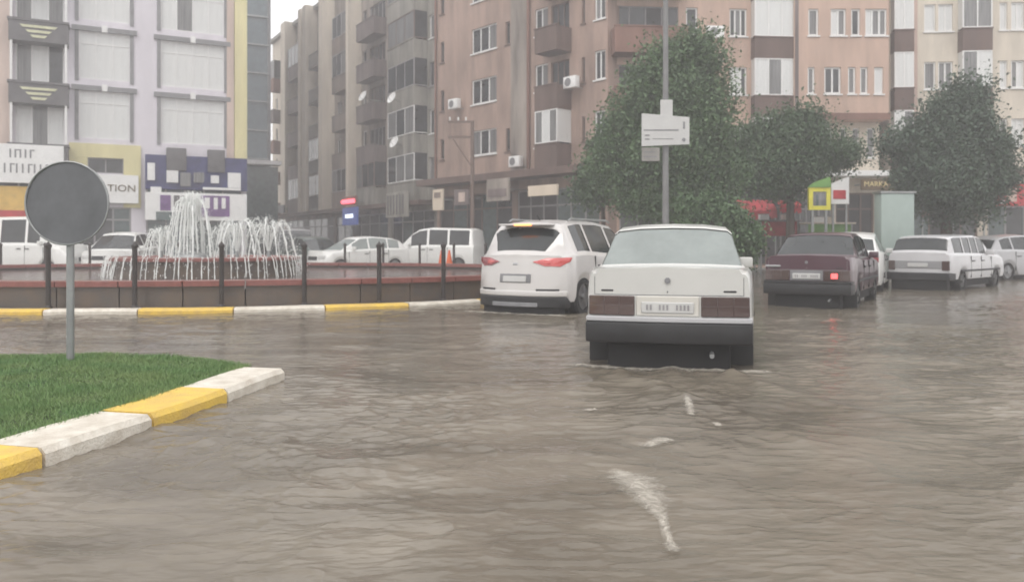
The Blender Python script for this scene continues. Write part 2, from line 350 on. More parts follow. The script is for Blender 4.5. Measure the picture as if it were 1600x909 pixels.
def window(fc, u0, u1, z0, z1, n=2, fm='frame', gl=('glass_d', 'glass_m'), y=0.0, t=.055, transom=0, sill=True, surround=None, parent=None, name="window"):
    w = round(u1 - u0, 2); h = round(z1 - z0, 2)
    def mk():
        mb = MB(); a, b = .07, .15
        mb.box(0, w, a, b, 0, t); mb.box(0, w, a, b, h - t, h); mb.box(0, t, a, b, t, h - t); mb.box(w - t, w, a, b, t, h - t)
        for i in range(1, n): c = w * i / n; mb.box(c - t / 2, c + t / 2, a + .004, b - .004, t, h - t)
        if transom: mb.box(t, w - t, a + .008, b - .008, h * transom - t / 2, h * transom + t / 2)
        if sill: mb.box(-.06, w + .06, -.07, a, -.07, -.005)
        return mb.mesh("window")
    me = cached(("w", w, h, n, fm, transom, sill, t), mk)
    o = link(name, me, M[fm], parent or fc.root, (u0, y, z0))
    pw = w / n
    pm = lambda g: cached(("p", round(pw, 3), h, g), lambda: MB().box(t / 2, pw - t / 2, .105, .125, t * .6, h - t * .6).mesh("pane"))
    for i in range(n):
        g = random.choice(gl); link("pane", pm(g), M[g], o, (i * pw, 0, 0))
    return o
def balcony(fc, u0, u1, z0, m, proj=1.1, par=1.0, hh=2.8, glazed=None, n=3, y=0.0, fm='frame', rail=False):
    mb = MB(); mb.box(u0, u1, y - proj, y - .003, z0 - .16, z0)
    t = .1
    if not rail:
        mb.box(u0, u1, y - proj - .003, y - proj + t, z0 + .003, z0 + par); mb.box(u0 + .004, u0 + t, y - proj + t, y - .003, z0 + .003, z0 + par - .004); mb.box(u1 - t, u1 - .004, y - proj + t, y - .003, z0 + .003, z0 + par - .004)
        mb.box(u0 - .03, u1 + .03, y - proj - .04, y - proj + t + .03, z0 + par, z0 + par + .06)
    o = mb.build("balcony", m, fc.root)
    if rail:
        rb = MB(); k = max(4, int((u1 - u0) / .16))
        for i in range(k + 1): x = u0 + .04 + (u1 - u0 - .08) * i / k; rb.box(x - .012, x + .012, y - proj + .02, y - proj + .045, z0, z0 + par)
        rb.box(u0, u1, y - proj, y - proj + .06, z0 + par, z0 + par + .05); rb.build("railing", M['greyd'], o)
    if glazed:
        z1 = z0 + par + .06; h = hh - .16 - par - .06; w = u1 - u0
        g = MB(); a = y - proj + .01; b = a + .06
        g.box(u0, u1, a, b, z1, z1 + .06); g.box(u0, u1, a, b, z1 + h - .06, z1 + h)
        for i in range(n + 1): c = u0 + .03 + (w - .06) * i / n; g.box(c - .03, c + .03, a + .003, b + .003, z1 + .06, z1 + h - .06)
        for c in (u0 + .03, u1 - .03): g.box(c - .028, c + .028, b, y - .01, z1 + .01, z1 + .06)
        gf = g.build("glazing_frame", M[fm], o)
        for i in range(n):
            c = u0 + .06 + (w - .06) * i / n; gg = random.choice(glazed)
            MB().box(c, c + (w - .06) / n - .06, a + .02, a + .035, z1 + .06, z1 + h - .06).build("pane", M[gg], o)
        
        for c in (u0 + .02, u1 - .035): MB().box(c, c + .015, b + .004, y - .01, z1 + .06, z1 + h).build('side_pane', M[glazed[0]], o)
    return o
def shopfront(fc, u0, u1, z0, z1, n=3, y=.0, fm='frame_g', gl=('dark', 'glass_d', 'glass_teal')):
    return window(fc, u0, u1, z0, z1, n, fm, gl, y, t=.08, transom=.78, sill=False, name="shopfront")
def slab(fc, u0, u1, y0, y1, z0, z1, m, name="ledge"):
    return MB().box(u0, u1, y0, y1, z0, z1).build(name, M[m] if isinstance(m, str) else m, fc.root)
def holes_rows(spec):
    return spec

# ---- A: white block with yellow edge, far left
A = Facade("apartment_building", "lilac white block with big white windows, dark balconies and a yellow edge strip, far left", (-21.5 - .889 * 11, 39.5 - .459 * 11), (-21.5 + .889 * 8.06, 39.5 + .459 * 8.06))
FL = 2.94; zs = [6.42 + FL * i for i in range(5)]
uA = {p: A.u(p) for p in (0, 18, 105, 120, 205, 248, 352, 365, 385)}
c1, c2 = (A.u(123), A.u(203)), (A.u(251), A.u(350))
bal = (A.u(20), A.u(104))
hl = []
for z in zs[:-1]: hl += [(c1[0], c1[1], z, z + 2.35), (c2[0], c2[1], z - .05, z + 2.3), (bal[0] + .1, bal[1] - .1, z - .5, z + 1.55)]
hl += [(-1 + 2, 4.2, 6.6, 8.6), (1, 4.2, 9.6, 11.6), (1, 4.2, 12.6, 14.6), (1, 4.2, 15.5, 17.5)]
hl += [(A.u(137), A.u(193), 4.7, 5.45), (A.u(225) + .1, A.u(383) - .2, .2, 5.2), (.5, bal[1], .2, 4.3), (bal[1] + .4, A.u(205), .2, 3.0)]
wall(A, 0, A.L, 0, 20.5, hl, M['white_wall'])
for i, z in enumerate(zs[:-1]):
    for j, (a, b) in enumerate((c1, c2)):
        zz = z - .05 * j
        window(A, a, b, zz, zz + 2.35, 3 + j, 'frame', ('glass_w',) if i < 2 else ('glass_w', 'glass_m'), sill=False, t=.05, transom=.75)
        sr = MB(); e = .17
        sr.box(a - e, a - .004, -.06, -.003, zz - .1, zz + 2.35); sr.box(b + .004, b + e, -.06, -.003, zz - .1, zz + 2.35)
        m_ = (a + b) / 2
        sr.box(a - e - .15, m_ - .15, -.12, -.003, zz + 2.36, zz + 2.60); sr.box(m_ + .15, b + e + .15, -.12, -.003, zz + 2.36, zz + 2.60)
        sr.build("surround_gap_shade", M['greym'], A.root)  # grey surround, its colour also standing in for the shadow gap
        MB().box(m_ - .12, m_ + .12, -.14, -.003, zz + 2.36, zz + 2.68).build("keystone", M['white'], A.root)
    # balcony bay
    a, b = bal; zb = z - .5
    window(A, a + .1, b - .1, zb, zb + 2.05, 3, 'frame', ('glass_m', 'glass_d', 'glass_w'), sill=False, t=.07)
    o = MB().box(a - .1, b + .1, -.95, -.003, zb - 1.05, zb - .12).box(a - .15, b + .15, -1.0, -.003, zb - .116, zb).build("balcony", M['greyd'], A.root)
    mm = (a + b) / 2
    for k2, ww in enumerate((.78, .55, .36)):
        MB().prism([(mm - ww, zb - .30 - k2 * .23), (mm + ww, zb - .30 - k2 * .23), (mm + ww - .12, zb - .42 - k2 * .23), (mm - ww + .12, zb - .42 - k2 * .23)], -.98, -.951).build("pale_bar", M['chev'], o)
    for q in (a, b): MB().box(q - .05, q + .05, -.9, -.8, zb, zb + 1.9).build("balcony_post", M['frame'], o)
for z in (6.6, 9.6, 12.6, 15.5): window(A, 1, 4.2, z, z + 2, 3, 'frame', ('glass_w', 'glass_m'), sill=False)
slab(A, A.u(-14), A.u(18), -.35, -.003, 5.0, 20.5, 'pink_cream', "pilaster")
slab(A, A.u(366), A.L + .004, -.18, -.003, 5.3, 20.52, 'yellow_trim', "yellow_strip")
slab(A, A.u(354), A.u(365), -.10, -.003, 5.3, 20.5, 'pink_cream', "edge_strip")
# yellow first-floor band round the small window
yb = MB(); a, b = A.u(108), A.u(220)
yb.box(a, b, -.08, -.003, 5.46, 6.15); yb.box(a, A.u(137), -.08, -.003, 3.0, 5.457); yb.box(A.u(193), b, -.08, -.003, 3.0, 5.457); yb.build("yellow_band", M['yellow_trim'], A.root)
window(A, A.u(137), A.u(193), 4.7, 5.45, 2, 'frame_g', ('glass_d',), sill=False, t=.05)
shopfront(A, A.u(225) + .1, A.u(383) - .2, .2, 5.2, 5, gl=('glass_teal', 'glass_d', 'glass_blue'))
shopfront(A, .5, bal[1], .2, 4.3, 5); shopfront(A, bal[1] + .4, A.u(205), .2, 3.0, 3)
def facade_sign(fc, label, cat, px0, px1, py0, py1, m, proj=.25, th=.12, name="shop_sign", frame=None, group=None):
    """a signboard fixed in front of a facade, real thickness"""
    u0, u1 = fc.u(px0), fc.u(px1); z0 = fc.z((px0 + px1) / 2, py1); z1 = fc.z((px0 + px1) / 2, py0)
    c = fc.p0 + fc.d * u0 + fc.nrm * proj
    t = thing(name, label, cat, (c.x, c.y, z0), math.atan2(fc.d.y, fc.d.x), group); w = u1 - u0; h = z1 - z0
    MB().box(0, w, -th, 0, 0, h).build("board", M[m], t, bevel=.015, seg=1)
    for q in (.15, .85): MB().box(w * q, w * q + .05, 0, proj - .004, h * .5, h * .5 + .05).build("bracket", M['metal'], t)
    t["w"] = w; t["h"] = h; return t, w, h, -th
# signs of building A
t, w, h, y = facade_sign(A, "long white signboard with grey lettering under the left dark balconies", "sign", -40, 101, 229, 288, 'white', .9)
for r, (zc, n_, hh) in enumerate(((h * .76, 5, h * .22), (h * .38, 9, h * .24))):
    s = MB()
    for i in range(n_):
        x = w * (.40 + .055 * i) if r == 0 else w * (.34 + .065 * i)
        s.box(x, x + .07, y - .015, y - .002, zc - hh / 2, zc + hh / 2)
        if i % 3 == 1: s.box(x + .072, x + .2, y - .015, y - .002, zc + hh / 2 - .06, zc + hh / 2)
    s.build("lettering", M['greym'], t)
t, w, h, y = facade_sign(A, "white sign reading TION below the small dark window in the yellow wall", "sign", 150, 216, 274, 318, 'white', .2)
text(t, "TION", h * .34, (w * .60, y - .012, h * .52), M['brown_board'], sx=1.1)
t, w, h, y = facade_sign(A, "amber shop band with a red line at the far left edge", "sign", -60, 62, 292, 330, 'amber', .7)
MB().box(0, w, y - .02, y - .002, -.3, .02).build("red_line", M['red'], t); MB().box(0, w, y - .05, y - .002, -.62, -.305).build("lower_band", M['concrete'], t)
t, w, h, y = facade_sign(A, "dark blue shop signboard with raised blocks above the fountain jets", "sign", 226, 384, 246, 298, 'blue', .35)
for a, b in ((.20, .39), (.60, .77)): MB().box(w * a, w * b, y - .12, .1, h * .55, h * 1.22).build("raised_block", M['greyd'], t, bevel=.02)
for a, b, c, d, mm in ((.02, .09, .25, .75, 'white'), (.2, .31, .2, .55, 'frame'), (.33, .43, .1, .5, 'glass_m'), (.46, .56, .22, .52, 'glass_m'), (.63, .71, .22, .45, 'frame'), (.80, .93, .1, .55, 'white'), (.55, .93, .02, .09, 'white'), (.05, .15, -.18, .06, 'white')):
    MB().box(w * a, w * b, y - .14, y - .002, h * c, h * d).build("poster", M[mm], t)
t, w, h, y = facade_sign(A, "lower white and purple shop band behind the fountain jets", "sign", 226, 383, 303, 345, 'white', .5)
for a, b, c, d, mm in ((.14, .24, .35, .9, 'purple'), (.27, .37, .35, .9, 'greyd'), (.53, .82, .15, .92, 'purple'), (.57, .62, .45, .85, 'white'), (.66, .70, .42, .85, 'white'), (.74, .78, .45, .85, 'white'), (.1, .5, .0, .3, 'glass_teal')):
    MB().box(w * a, w * b, y - (.06 if mm == 'white' else .03), y - .002, h * c, h * d).build("poster", M[mm], t)

# ---- glass tower behind A
G = Facade("office_tower", "blue grey glass tower rising between the white block and the brown street row", (at(423, 58) - .889 * 5.4, 58 - .459 * 5.4), (at(423, 58), 58))
wall(G, 0, G.L, 0, 26, [(.15, G.L - .12, zat(250, 58), 25.5)], M['greym'])
wg = MB(); n_ = 3; zz = [zat(y, 58) for y in (250, 205, 160, 116, 72, 28, -16, -60, -104)]
wg.box(.15, G.L - .12, .05, .1, zz[0], zz[0] + .1)
for a in range(n_ + 1): x = .18 + (G.L - .36) * a / n_; wg.box(x - .03, x + .03, .04, .12, zz[0], 25.5)
for i_, z in enumerate(zz): wg.box(.15, G.L - .12, .0, .13, z - .06, z + .06)
fr = wg.build("curtain_wall_frame", M['metal'], G.root)
for i in range(n_):
    for z0, z1 in zip(zz, zz[1:]):
        x0 = .18 + (G.L - .36) * i / n_; x1 = .18 + (G.L - .36) * (i + 1) / n_
        MB().box(x0 + .03, x1 - .03, .14, .16, z0 + .06, z1 - .06).build("pane", M['glass_blue'], fr)
slab(G, G.L - 2.0, G.L + .5, -1.4, -.003, zat(258, 57), zat(252, 57), 'white', "canopy")
slab(G, .2, G.L + .4, -.6, -.003, 0, zat(262, 58), 'glass_teal', "ground_floor")

# ---- B: brown street row running back to the left
bP0 = Vector((-22.7, 75.8)); bP1 = Vector((-4.5, 46.7)); bd = (bP1 - bP0).normalized()
def brow(px, d=bd, p=bP0): k = (px - 800) / F; t = (k * p.y - p.x) / (d.x - k * d.y); return p + d * t
def rowb(name, label, pxa, pxb, top, wallm, cols, zb=3.9, fl=2.8, seed=1, side=None, off=0):
    random.seed(seed); p0 = brow(pxa); p1 = brow(pxb); nrm = Vector((bd.y, -bd.x)) * off
    fc = Facade(name, label, p0 + nrm, p1 + nrm); hs = []; nf = int((top - zb) / fl); todo = []
    for i in range(nf):
        z = zb + fl * i
        for (a, b, kind, *x) in cols:
            u0, u1 = fc.u(a), fc.u(b)
            if kind == 'win': hs.append((u0, u1, z + .95, z + 2.35)); todo.append((u0, u1, z, kind, x))
            elif kind in ('bal', 'gbal', 'rail'): hs.append((u0 + .2, u1 - .2, z + .2, z + 2.3)); todo.append((u0, u1, z, kind, x))
    hs.append((.3, fc.L - .3, .15, zb - .7)); wall(fc, 0, fc.L, 0, top, hs, M[wallm])
    for (u0, u1, z, kind, x) in todo:
        if kind == 'win': window(fc, u0, u1, z + .95, z + 2.35, max(1, round((u1 - u0) / .6)), random.choice(['frame', 'frame_g']), ('glass_d', 'glass_m', 'glass_d'))
        else:
            window(fc, u0 + .2, u1 - .2, z + .2, z + 2.3, max(2, round((u1 - u0) / .8)), random.choice(['frame_g', 'frame_b']), ('glass_d', 'dark'), sill=False)
            r_ = random.random()
            balcony(fc, u0, u1, z + .003, M[x[0] if random.random() < .75 else random.choice(['grey_beige', 'mauve', 'tan'])], .9, .95, fl, (('glass_d', 'glass_m') if r_ < (.75 if kind == 'gbal' else .3) else None), 3, fm=random.choice(['frame_g', 'frame', 'frame_b']), rail=(kind == 'rail'))
    for (a, b, kind, *x) in cols:
        if kind == 'fin': slab(fc, fc.u(a), fc.u(b), -1.0, -.003, zb - .2, top + .3, x[0], "pilaster")
    shopfront(fc, .3, fc.L - .3, .15, zb - .7, max(3, int(fc.L / 1.6)))
    slab(fc, -.02, fc.L + .02, -1.2, -.003, zb - .45, zb - .2, 'brown', "canopy")
    slab(fc, -.1, fc.L + .1, -.35, .3, top + .003, top + .28, 'concrete', "parapet")
    return fc
B1 = rowb("apartment_building", "distant greenish beige end block of the street row, next to the glass tower", 426, 446, 20.0, 'pale', [(431, 434, 'win'), (438, 443, 'bal', 'rust')], seed=3)
B2 = rowb("apartment_building", "beige street block with tall pale vertical fins and dark recessed balconies", 446, 523, 20.0, 'tan2', [(456, 463, 'fin', 'pale'), (466, 482, 'bal', 'mauve'), (484, 488, 'fin', 'pale'), (491, 496, 'fin', 'pale'), (499, 515, 'rail', 'mauve'), (517, 523, 'fin', 'pale')], seed=4)
B3 = rowb("apartment_building", "mauve brown street block with dark balconies above the red neon sign", 523, 609, 20.4, 'tan2', [(527, 534, 'win'), (537, 559, 'gbal', 'tan'), (561, 565, 'fin', 'pale'), (567, 573, 'win'), (576, 604, 'bal', 'mauve')], seed=5)
B4 = rowb("apartment_building", "grey beige street block with a broad stack of corner balconies, left of the pink block", 609, 682, 20.8, 'grey_beige', [(612, 618, 'win'), (626, 668, 'gbal', 'grey_beige'), (671, 678, 'win')], seed=8)
# neon signs hung on the row
t, w, h, y = facade_sign(B3, "glowing red neon bar sign on the dark street row", "neon sign", 566, 589, 308, 322, 'rust', 1.35)
MB().tube([(w * .1, y - .06, h * .45), (w * .9, y - .06, h * .45)], .14, 8).build("neon_tube", M['neon'], t)
t, w, h, y = facade_sign(B3, "dark blue backlit sign below the red neon bar", "sign", 566, 590, 325, 352, 'neon_b', 1.35)
for q in ((.25, .45), (.50, .75)): MB().box(w * q[0], w * q[1], y - .05, y - .002, h * .4, h * .62).build("lettering", M['neon_w'], t)
t, w, h, y = facade_sign(B2, "small dark hanging shop sign on the far end of the street row", "sign", 452, 470, 322, 334, 'greyd', 1.35)
t, w, h, y = facade_sign(B4, "grey barred shop board at street level left of the pink block", "sign", 637, 672, 302, 340, 'grey_beige', 1.35)
sb = MB()
for i in range(6): sb.box(w * (.1 + .14 * i), w * (.14 + .14 * i), y - .05, y - .002, h * .1, h * .9)
sb.build("bar", M['greyd'], t)

# ---- C: pink corner block, facade turned towards the side street
random.seed(21)
C = Facade("apartment_building", "salmon pink corner block with white casements, brown balcony stack and a brown drainpipe", (-4.5, 46.7), (4.4, 36.8))
fl = 2.8; top = 21.6; hs = []; tod = []
zb = 4.95
for i in range(6):
    z = zb + fl * i
    zo = z + 1.05
    for (a, b, n, k) in ((688, 694, 1, 'n'), (737, 776, 3, 't'), (790, 797, 1, 'n'), (836, 856, 2, 'w'), (909, 914, 1, 'n'), (929, 946, 2, 'w')):
        u0, u1 = C.u(a), C.u(b); h_ = 1.35 if k != 'n' else 1.2
        if k == 'n' and i % 2 == 1 and a == 790: continue
        hs.append((u0, u1, zo, zo + h_)); tod.append((u0, u1, zo, zo + h_, n, k))
bu0, bu1 = C.u(858), C.u(893)
for i in range(6): hs.append((bu0 + .15, bu1 - .15, zb + fl * i + .2, zb + fl * i + 2.35))
hs += [(.4, C.u(800), .15, 3.9), (C.u(808), C.L - .5, .15, 3.9)]
wall(C, 0, C.L, 0, top, hs, M['pink_brown'])
for (u0, u1, z0, z1, n, k) in tod:
    window(C, u0, u1, z0, z1, n, 'frame' if k != 'n' else 'frame_b', ('glass_d', 'glass_m', 'glass_d') if k != 'n' else ('glass_d',), t=.07)
for i in range(6):
    z = zb + fl * i
    window(C, bu0 + .15, bu1 - .15, z + .2, z + 2.35, 3, 'frame_b', ('dark', 'glass_d'), sill=False)
    balcony(C, bu0, bu1, z, M['brown'] if i != 3 else M['rust'], 1.0, 1.0, fl, ('glass_w', 'glass_m') if i in (0,) else (('glass_d', 'glass_m') if i in (3,) else None), 3)
slab(C, C.u(799), C.u(824), -.05, -.003, zb, top, 'tan2', "pale_strip")
slab(C, -.05, C.L + .05, -1.3, -.003, 4.45, 4.8, 'brown', "canopy"); slab(C, -.1, C.L + .1, -.3, .3, top + .003, top + .3, 'concrete', "parapet")
MB().tube([(C.u(828), -.12, 4.82), (C.u(828), -.12, top)], .09, 8).build("drainpipe", M['rust'], C.root, smooth=True)
MB().tube([(C.u(683), -.12, 4.82), (C.u(683), -.12, top)], .07, 8).build("drainpipe", M['rust'], C.root, smooth=True)
shopfront(C, .4, C.u(800), .15, 3.9, 5, fm='frame_b'); shopfront(C, C.u(808), C.L - .5, .15, 3.9, 6, fm='frame_g', gl=('glass_teal', 'dark'))
t, w, h, y = facade_sign(C, "pale framed shop board on the pink corner block, above the white SUV", "sign", 797, 832, 282, 316, 'tan2', 1.5); MB().box(w * .1, w * .9, y - .04, y - .002, h * .2, h * .55).build("board_panel", M['mauve'], t)
t, w, h, y = facade_sign(C, "long cream shop board on the corner block left of the big tree", "sign", 862, 908, 292, 308, 'cream', 1.5)
t, w, h, y = facade_sign(C, "small cream poster board on the left part of the corner block", "sign", 712, 728, 298, 330, 'cream', 1.5); MB().box(w * .2, w * .8, y - .03, y - .002, h * .6, h * .85).build("poster", M['tan'], t)
t, w, h, y = facade_sign(C, "small lilac poster board between two shopfronts of the corner block", "sign", 746, 768, 298, 322, 'mauve', 1.5); MB().box(w * .35, w * .8, y - .03, y - .002, h * .2, h * .8).build("poster", M['pink_cream'], t)
MB

# ---- D: right frontal block behind the big tree
random.seed(33)
D = Facade("apartment_building", "pink block behind the big tree with brown balconies and a green glazed loggia", (4.6, 37.2), (at(1240, 38.0), 38.0))
fl = 2.75; zb = 7.1 - fl; hs = []; tod = []
zr = 7.1
for i in range(5):
    z = zr - 2.6 + fl * i
    for (a, b, n) in ((1072, 1090, 1), (1140, 1167, 3)):
        if i == 0 and a == 1072: continue
        hs.append((D.u(a), D.u(b), z + .95, z + 2.25)); tod.append((D.u(a), D.u(b), z + .95, z + 2.25, n))
    hs.append((D.u(958), D.u(1060), z + .15, z + 2.25)); hs.append((D.u(1176), D.u(1234), z + .15, z + 2.3))
hs += [(.4, D.L * .45, .15, 3.7), (D.L * .5, D.L - .3, .15, 3.7)]
wall(D, 0, D.L, 0, 20.5, hs, M['pink'])
for q in tod: window(D, *q, 'frame', ('glass_m', 'glass_w', 'glass_d'), t=.07)
for i in range(5):
    z = zr - 2.6 + fl * i
    window(D, D.u(958), D.u(1060), z + .15, z + 2.25, 4, 'frame_g', ('dark', 'glass_d'), sill=False); window(D, D.u(1176), D.u(1234), z + .15, z + 2.3, 3, 'frame', ('glass_m', 'glass_w'), sill=False)
    balcony(D, D.u(953), D.u(1064), z, M['rust'] if i != 4 else M['brown'], 1.1, 1.0, fl, None, 4, rail=(i == 4))
    balcony(D, D.u(1173), D.u(1236), z, M['brown'], .5, .8, fl, ('glass_green',) if i == 3 else ('glass_w', 'glass_m'), 3)
slab(D, -.02, D.L, -1.3, -.003, 4.0, 4.35, 'brown', "canopy"); slab(D, D.L - .2, D.L - .01, -.6, -.003, 4.4, 20.4, 'mauve', "pilaster")
shopfront(D, .4, D.L * .45, .15, 3.7, 4); shopfront(D, D.L * .5, D.L - .3, .15, 3.7, 4, fm='frame_b')
# ---- E: projecting pink block
E = Facade("apartment_building", "salmon block with a row of small white windows overhanging a pale first floor", (at(1241, 37.4), 37.4), (at(1389, 37.4), 37.4))
hs = []; lo = []; zo = zat(187, 37.4); tod = []
for i in range(4):
    z = zo + .25 + i * 2.72
    for (a, b, n) in ((1262, 1273, 1), (1288, 1314, 2), (1325, 1337, 1), (1344, 1356, 1), (1366, 1380, 1)) if i % 2 == 0 else ((1263, 1279, 1), (1298, 1322, 2), (1330, 1344, 1), (1352, 1386, 3)):
        zz = z + .95; hs.append((E.u(a), E.u(b), zz, zz + 1.25)); tod.append((E.u(a), E.u(b), zz, zz + 1.25, n))
wall(E, 0, E.L, zo, 20.5, hs, M['pink'], depth=8)
for q in tod: window(E, *q, 'frame', ('glass_d', 'glass_w', 'glass_m'), t=.08)
lz = [(E.u(1298), E.u(1312), 5.3, 6.7), (E.u(1325), E.u(1335), 5.3, 6.7), (E.u(1345), E.u(1356), 5.3, 6.7), (E.u(1368), E.u(1380), 5.3, 6.7), (E.u(1262), E.u(1275), 5.3, 6.7)]
wall(E, .05, E.L - .05, 0, zo - .003, lz + [(.3, E.L * .48, .15, 3.6), (E.L * .52, E.L - .3, .15, 3.6)], M['pale'], y=.9, depth=7, name="lower_wall")
for q in lz: window(E, *q, 1, 'frame', ('glass_w', 'glass_m', 'glass_d'), y=.9)
slab(E, -.05, E.L + .05, -.06, -.003, zo - .02, zo + .3, 'rust', "brown_band")
slab(E, 0, E.L, -.6, .89, 4.3, 4.55, 'white', "canopy"); shopfront(E, .3, E.L * .48, .15, 3.6, 3, y=.9); shopfront(E, E.L * .52, E.L - .3, .15, 3.6, 3, y=.9, fm='frame_b')
for px in (1262, 1325): # bricks-red shade lines over the windows
    pass
# ---- F: pale block at right edge
F2 = Facade("apartment_building", "pale yellow and pink block at the right edge with brown loggias", (at(1389.5, 38.4), 38.4), (at(1700, 37.6), 37.6))
hs = []; tod = []; bl = []
for i in range(5):
    z = 4.9 + 2.75 * i
    for (a, b, n) in ((1444, 1462, 1), (1466, 1489, 2), (1562, 1574, 1), (1580, 1600, 2), (1625, 1650, 2)):
        hs.append((F2.u(a), F2.u(b), z + .9, z + 2.2)); tod.append((F2.u(a), F2.u(b), z + .9, z + 2.2, n))
    for a, b in ((1391, 1421), (1496, 1542)): hs.append((F2.u(a) + .1, F2.u(b) - .1, z + .15, z + 2.25)); bl.append((F2.u(a), F2.u(b), z))
hs += [(.4, F2.L * .45, .15, 3.7), (F2.L * .5, F2.L - .3, .15, 3.7)]
wall(F2, 0, F2.L, 0, 20.8, hs, M['pale'])
for q in tod: window(F2, *q, 'frame', ('glass_w', 'glass_m', 'glass_w'), t=.07)
for a, b, z in bl:
    window(F2, a + .1, b - .1, z + .15, z + 2.25, 2, 'frame', ('glass_m', 'glass_d'), sill=False)
    balcony(F2, a, b, z, M['brown'] if a < 4 else M['mauve'], .55, .85, 2.75, ('glass_w', 'glass_m'), 2)
slab(F2, F2.u(1423), F2.u(1432), -.12, -.003, 4.6, 20.8, 'pink2', "pilaster"); slab(F2, -.0, F2.L, -1.2, -.003, 4.3, 4.6, 'brown', "canopy")
shopfront(F2, .4, F2.L * .45, .15, 3.7, 5, fm='frame_b'); shopfront(F2, F2.L * .5, F2.L - .3, .15, 3.7, 5)
# signs on the right
def sign_at(label, cat, px0, px1, py0, py1, d, m, name="shop_sign", th=.12, legs=False):
    x0, x1 = at(px0, d), at(px1, d); z0, z1 = zat(py1, d), zat(py0, d)
    t = thing(name, label, cat, (x0, d, 0 if legs else z0)); w = x1 - x0; h = z1 - z0
    zz = z0 if legs else 0
    MB().box(0, w, 0, th, zz, zz + h).build("board", M[m], t, bevel=.015, seg=1)
    if legs:
        for q in (.05, w - .11): MB().box(q, q + .06, .03, .09, -.3, zz).build("leg", M['metal'], t)
    else:
        for q in (w * .1, w * .9 - .06): MB().box(q, q + .06, th, 37 - d, h * .5, h * .5 + .06).build("bracket", M['metal'], t)
    return t, w, h
t, w, h = sign_at("brown signboard with gold letters MARKA BO behind the tall sage panel", "sign", 1346, 1412, 279, 297, 35.8, 'brown_board')
text(t, "MARKA BO", h * .62, (w * .48, -.012, h * .5), M['goldtxt'], sx=1.0)
t, w, h = sign_at("red shop signboard with small white letters at the right edge", "sign", 1550, 1660, 288, 322, 35.8, 'red')
for q in ((.04, .08, .55, .75), (.03, .17, .12, .26)): MB().box(w * q[0], w * q[1], -.05, -.002, h * q[2], h * q[3]).build("lettering", M['white'], t)
MB().box(w * .2, w * .35, -.02, -.002, h * .2, h * .8).build("logo_patch", M['pink2'], t)
t, w, h = sign_at("small white sign with a red label beside the yellow framed board", "sign", 1299, 1327, 287, 319, 27.8, 'white', legs=True)
z0 = zat(319, 27.8)
MB().box(w * .1, w * .8, -.02, -.002, z0 + h * .25, z0 + h * .68).build("red_label", M['red'], t)
MB().prism([(0, z0 + h), (w, z0 + h), (w, z0 + h * 1.35)], 0, .1).build("top_wedge", M['white'], t)
# yellow framed board under a green gable
d = 27.2; x0, x1 = at(1264, d), at(1298, d); z0, z1 = zat(328, d), zat(293, d); w = x1 - x0; h = z1 - z0
t = thing("advertising_board", "square yellow framed board with a dark picture under a green gable", "sign", (x0, d, 0))
e = .14; MB().box(0, w, 0, .12, z0, z0 + e).box(0, w, 0, .12, z1 - e, z1).box(0, e, 0, .12, z0 + e, z1 - e).box(w - e, w, 0, .12, z0 + e, z1 - e).build("frame", M['yellow'], t)
MB().box(e, w - e, .04, .1, z0 + e, z1 - e).build("picture", M['glass_m'], t); MB().box(e + .12, w * .45, .02, .039, z0 + e, z1 - e - .1).build("picture_stripe", M['glass_teal'], t)
MB().prism([(0, z1 + .01), (w, z1 + .01), (w * .95, z1 + .36), (w * .3, z1 + .18)], -.05, .2).build("gable", M['green'], t)
for q in (.1, w - .18): MB().box(q, q + .08, .03, .1, -.3, z0).build("leg", M['metal'], t)
# tall sage panel
d = 24.5; x0, x1 = at(1377, d), at(1429, d); w = x1 - x0; z1 = zat(302, d)
t = thing("advertising_pillar", "tall plain sage green panel box standing behind the parked cars", "panel", (x0, d, 0))
MB().box(0, w, 0, .5, .25, z1).build("cabinet", M['sage'], t, bevel=.03); MB().box(-.04, w + .04, -.03, .53, z1 + .002, z1 + .06).build("cap", M['metal'], t); MB().box(.03, w - .03, .03, .47, -.3, .25).build("plinth", M['concrete'], t)
# market stall under the trees, red awnings
def awning(label, px0, px1, py0, py1, d, m, drop=.35):
    x0, x1 = at(px0, d), at(px1, d); za, zb2 = zat(py0, d), zat(py1, d); t = thing("awning", label, "awning", (x0, d, 0)); w = x1 - x0
    mb = MB(); n = 14; prev = None
    for i in range(n + 1):
        x = w * i / n; sag = .05 * math.sin(i * 1.9) + .03 * math.sin(i * .7)
        row = [(x, 1.2, za + .05), (x, .5, (za + zb2) / 2 + .25 + sag), (x, 0, zb2 + sag * .5 + drop), (x, -.02, zb2 + sag + .05 * (i % 2))]
        if prev:
            for j in range(3): mb.q(prev[j], row[j], row[j + 1], prev[j + 1])
        prev = row
    mb.build("cloth", M[m], t, smooth=True, fix=False)
    for x in (.05, w * .5, w - .05): MB().tube([(x, .03, -.3), (x, .03, zb2 + drop)], .03, 6).build("pole", M['metal'], t)
    return t
awning("sagging dark red awning behind the big tree, left one of two", 1158, 1214, 312, 342, 33, 'redcloth'); awning("brighter red awning right beside the big tree's trunk side", 1218, 1252, 314, 334, 32, 'red')
awning("dull red awning under the broad tree at right, above the silver cars", 1440, 1540, 316, 340, 34, 'rust')
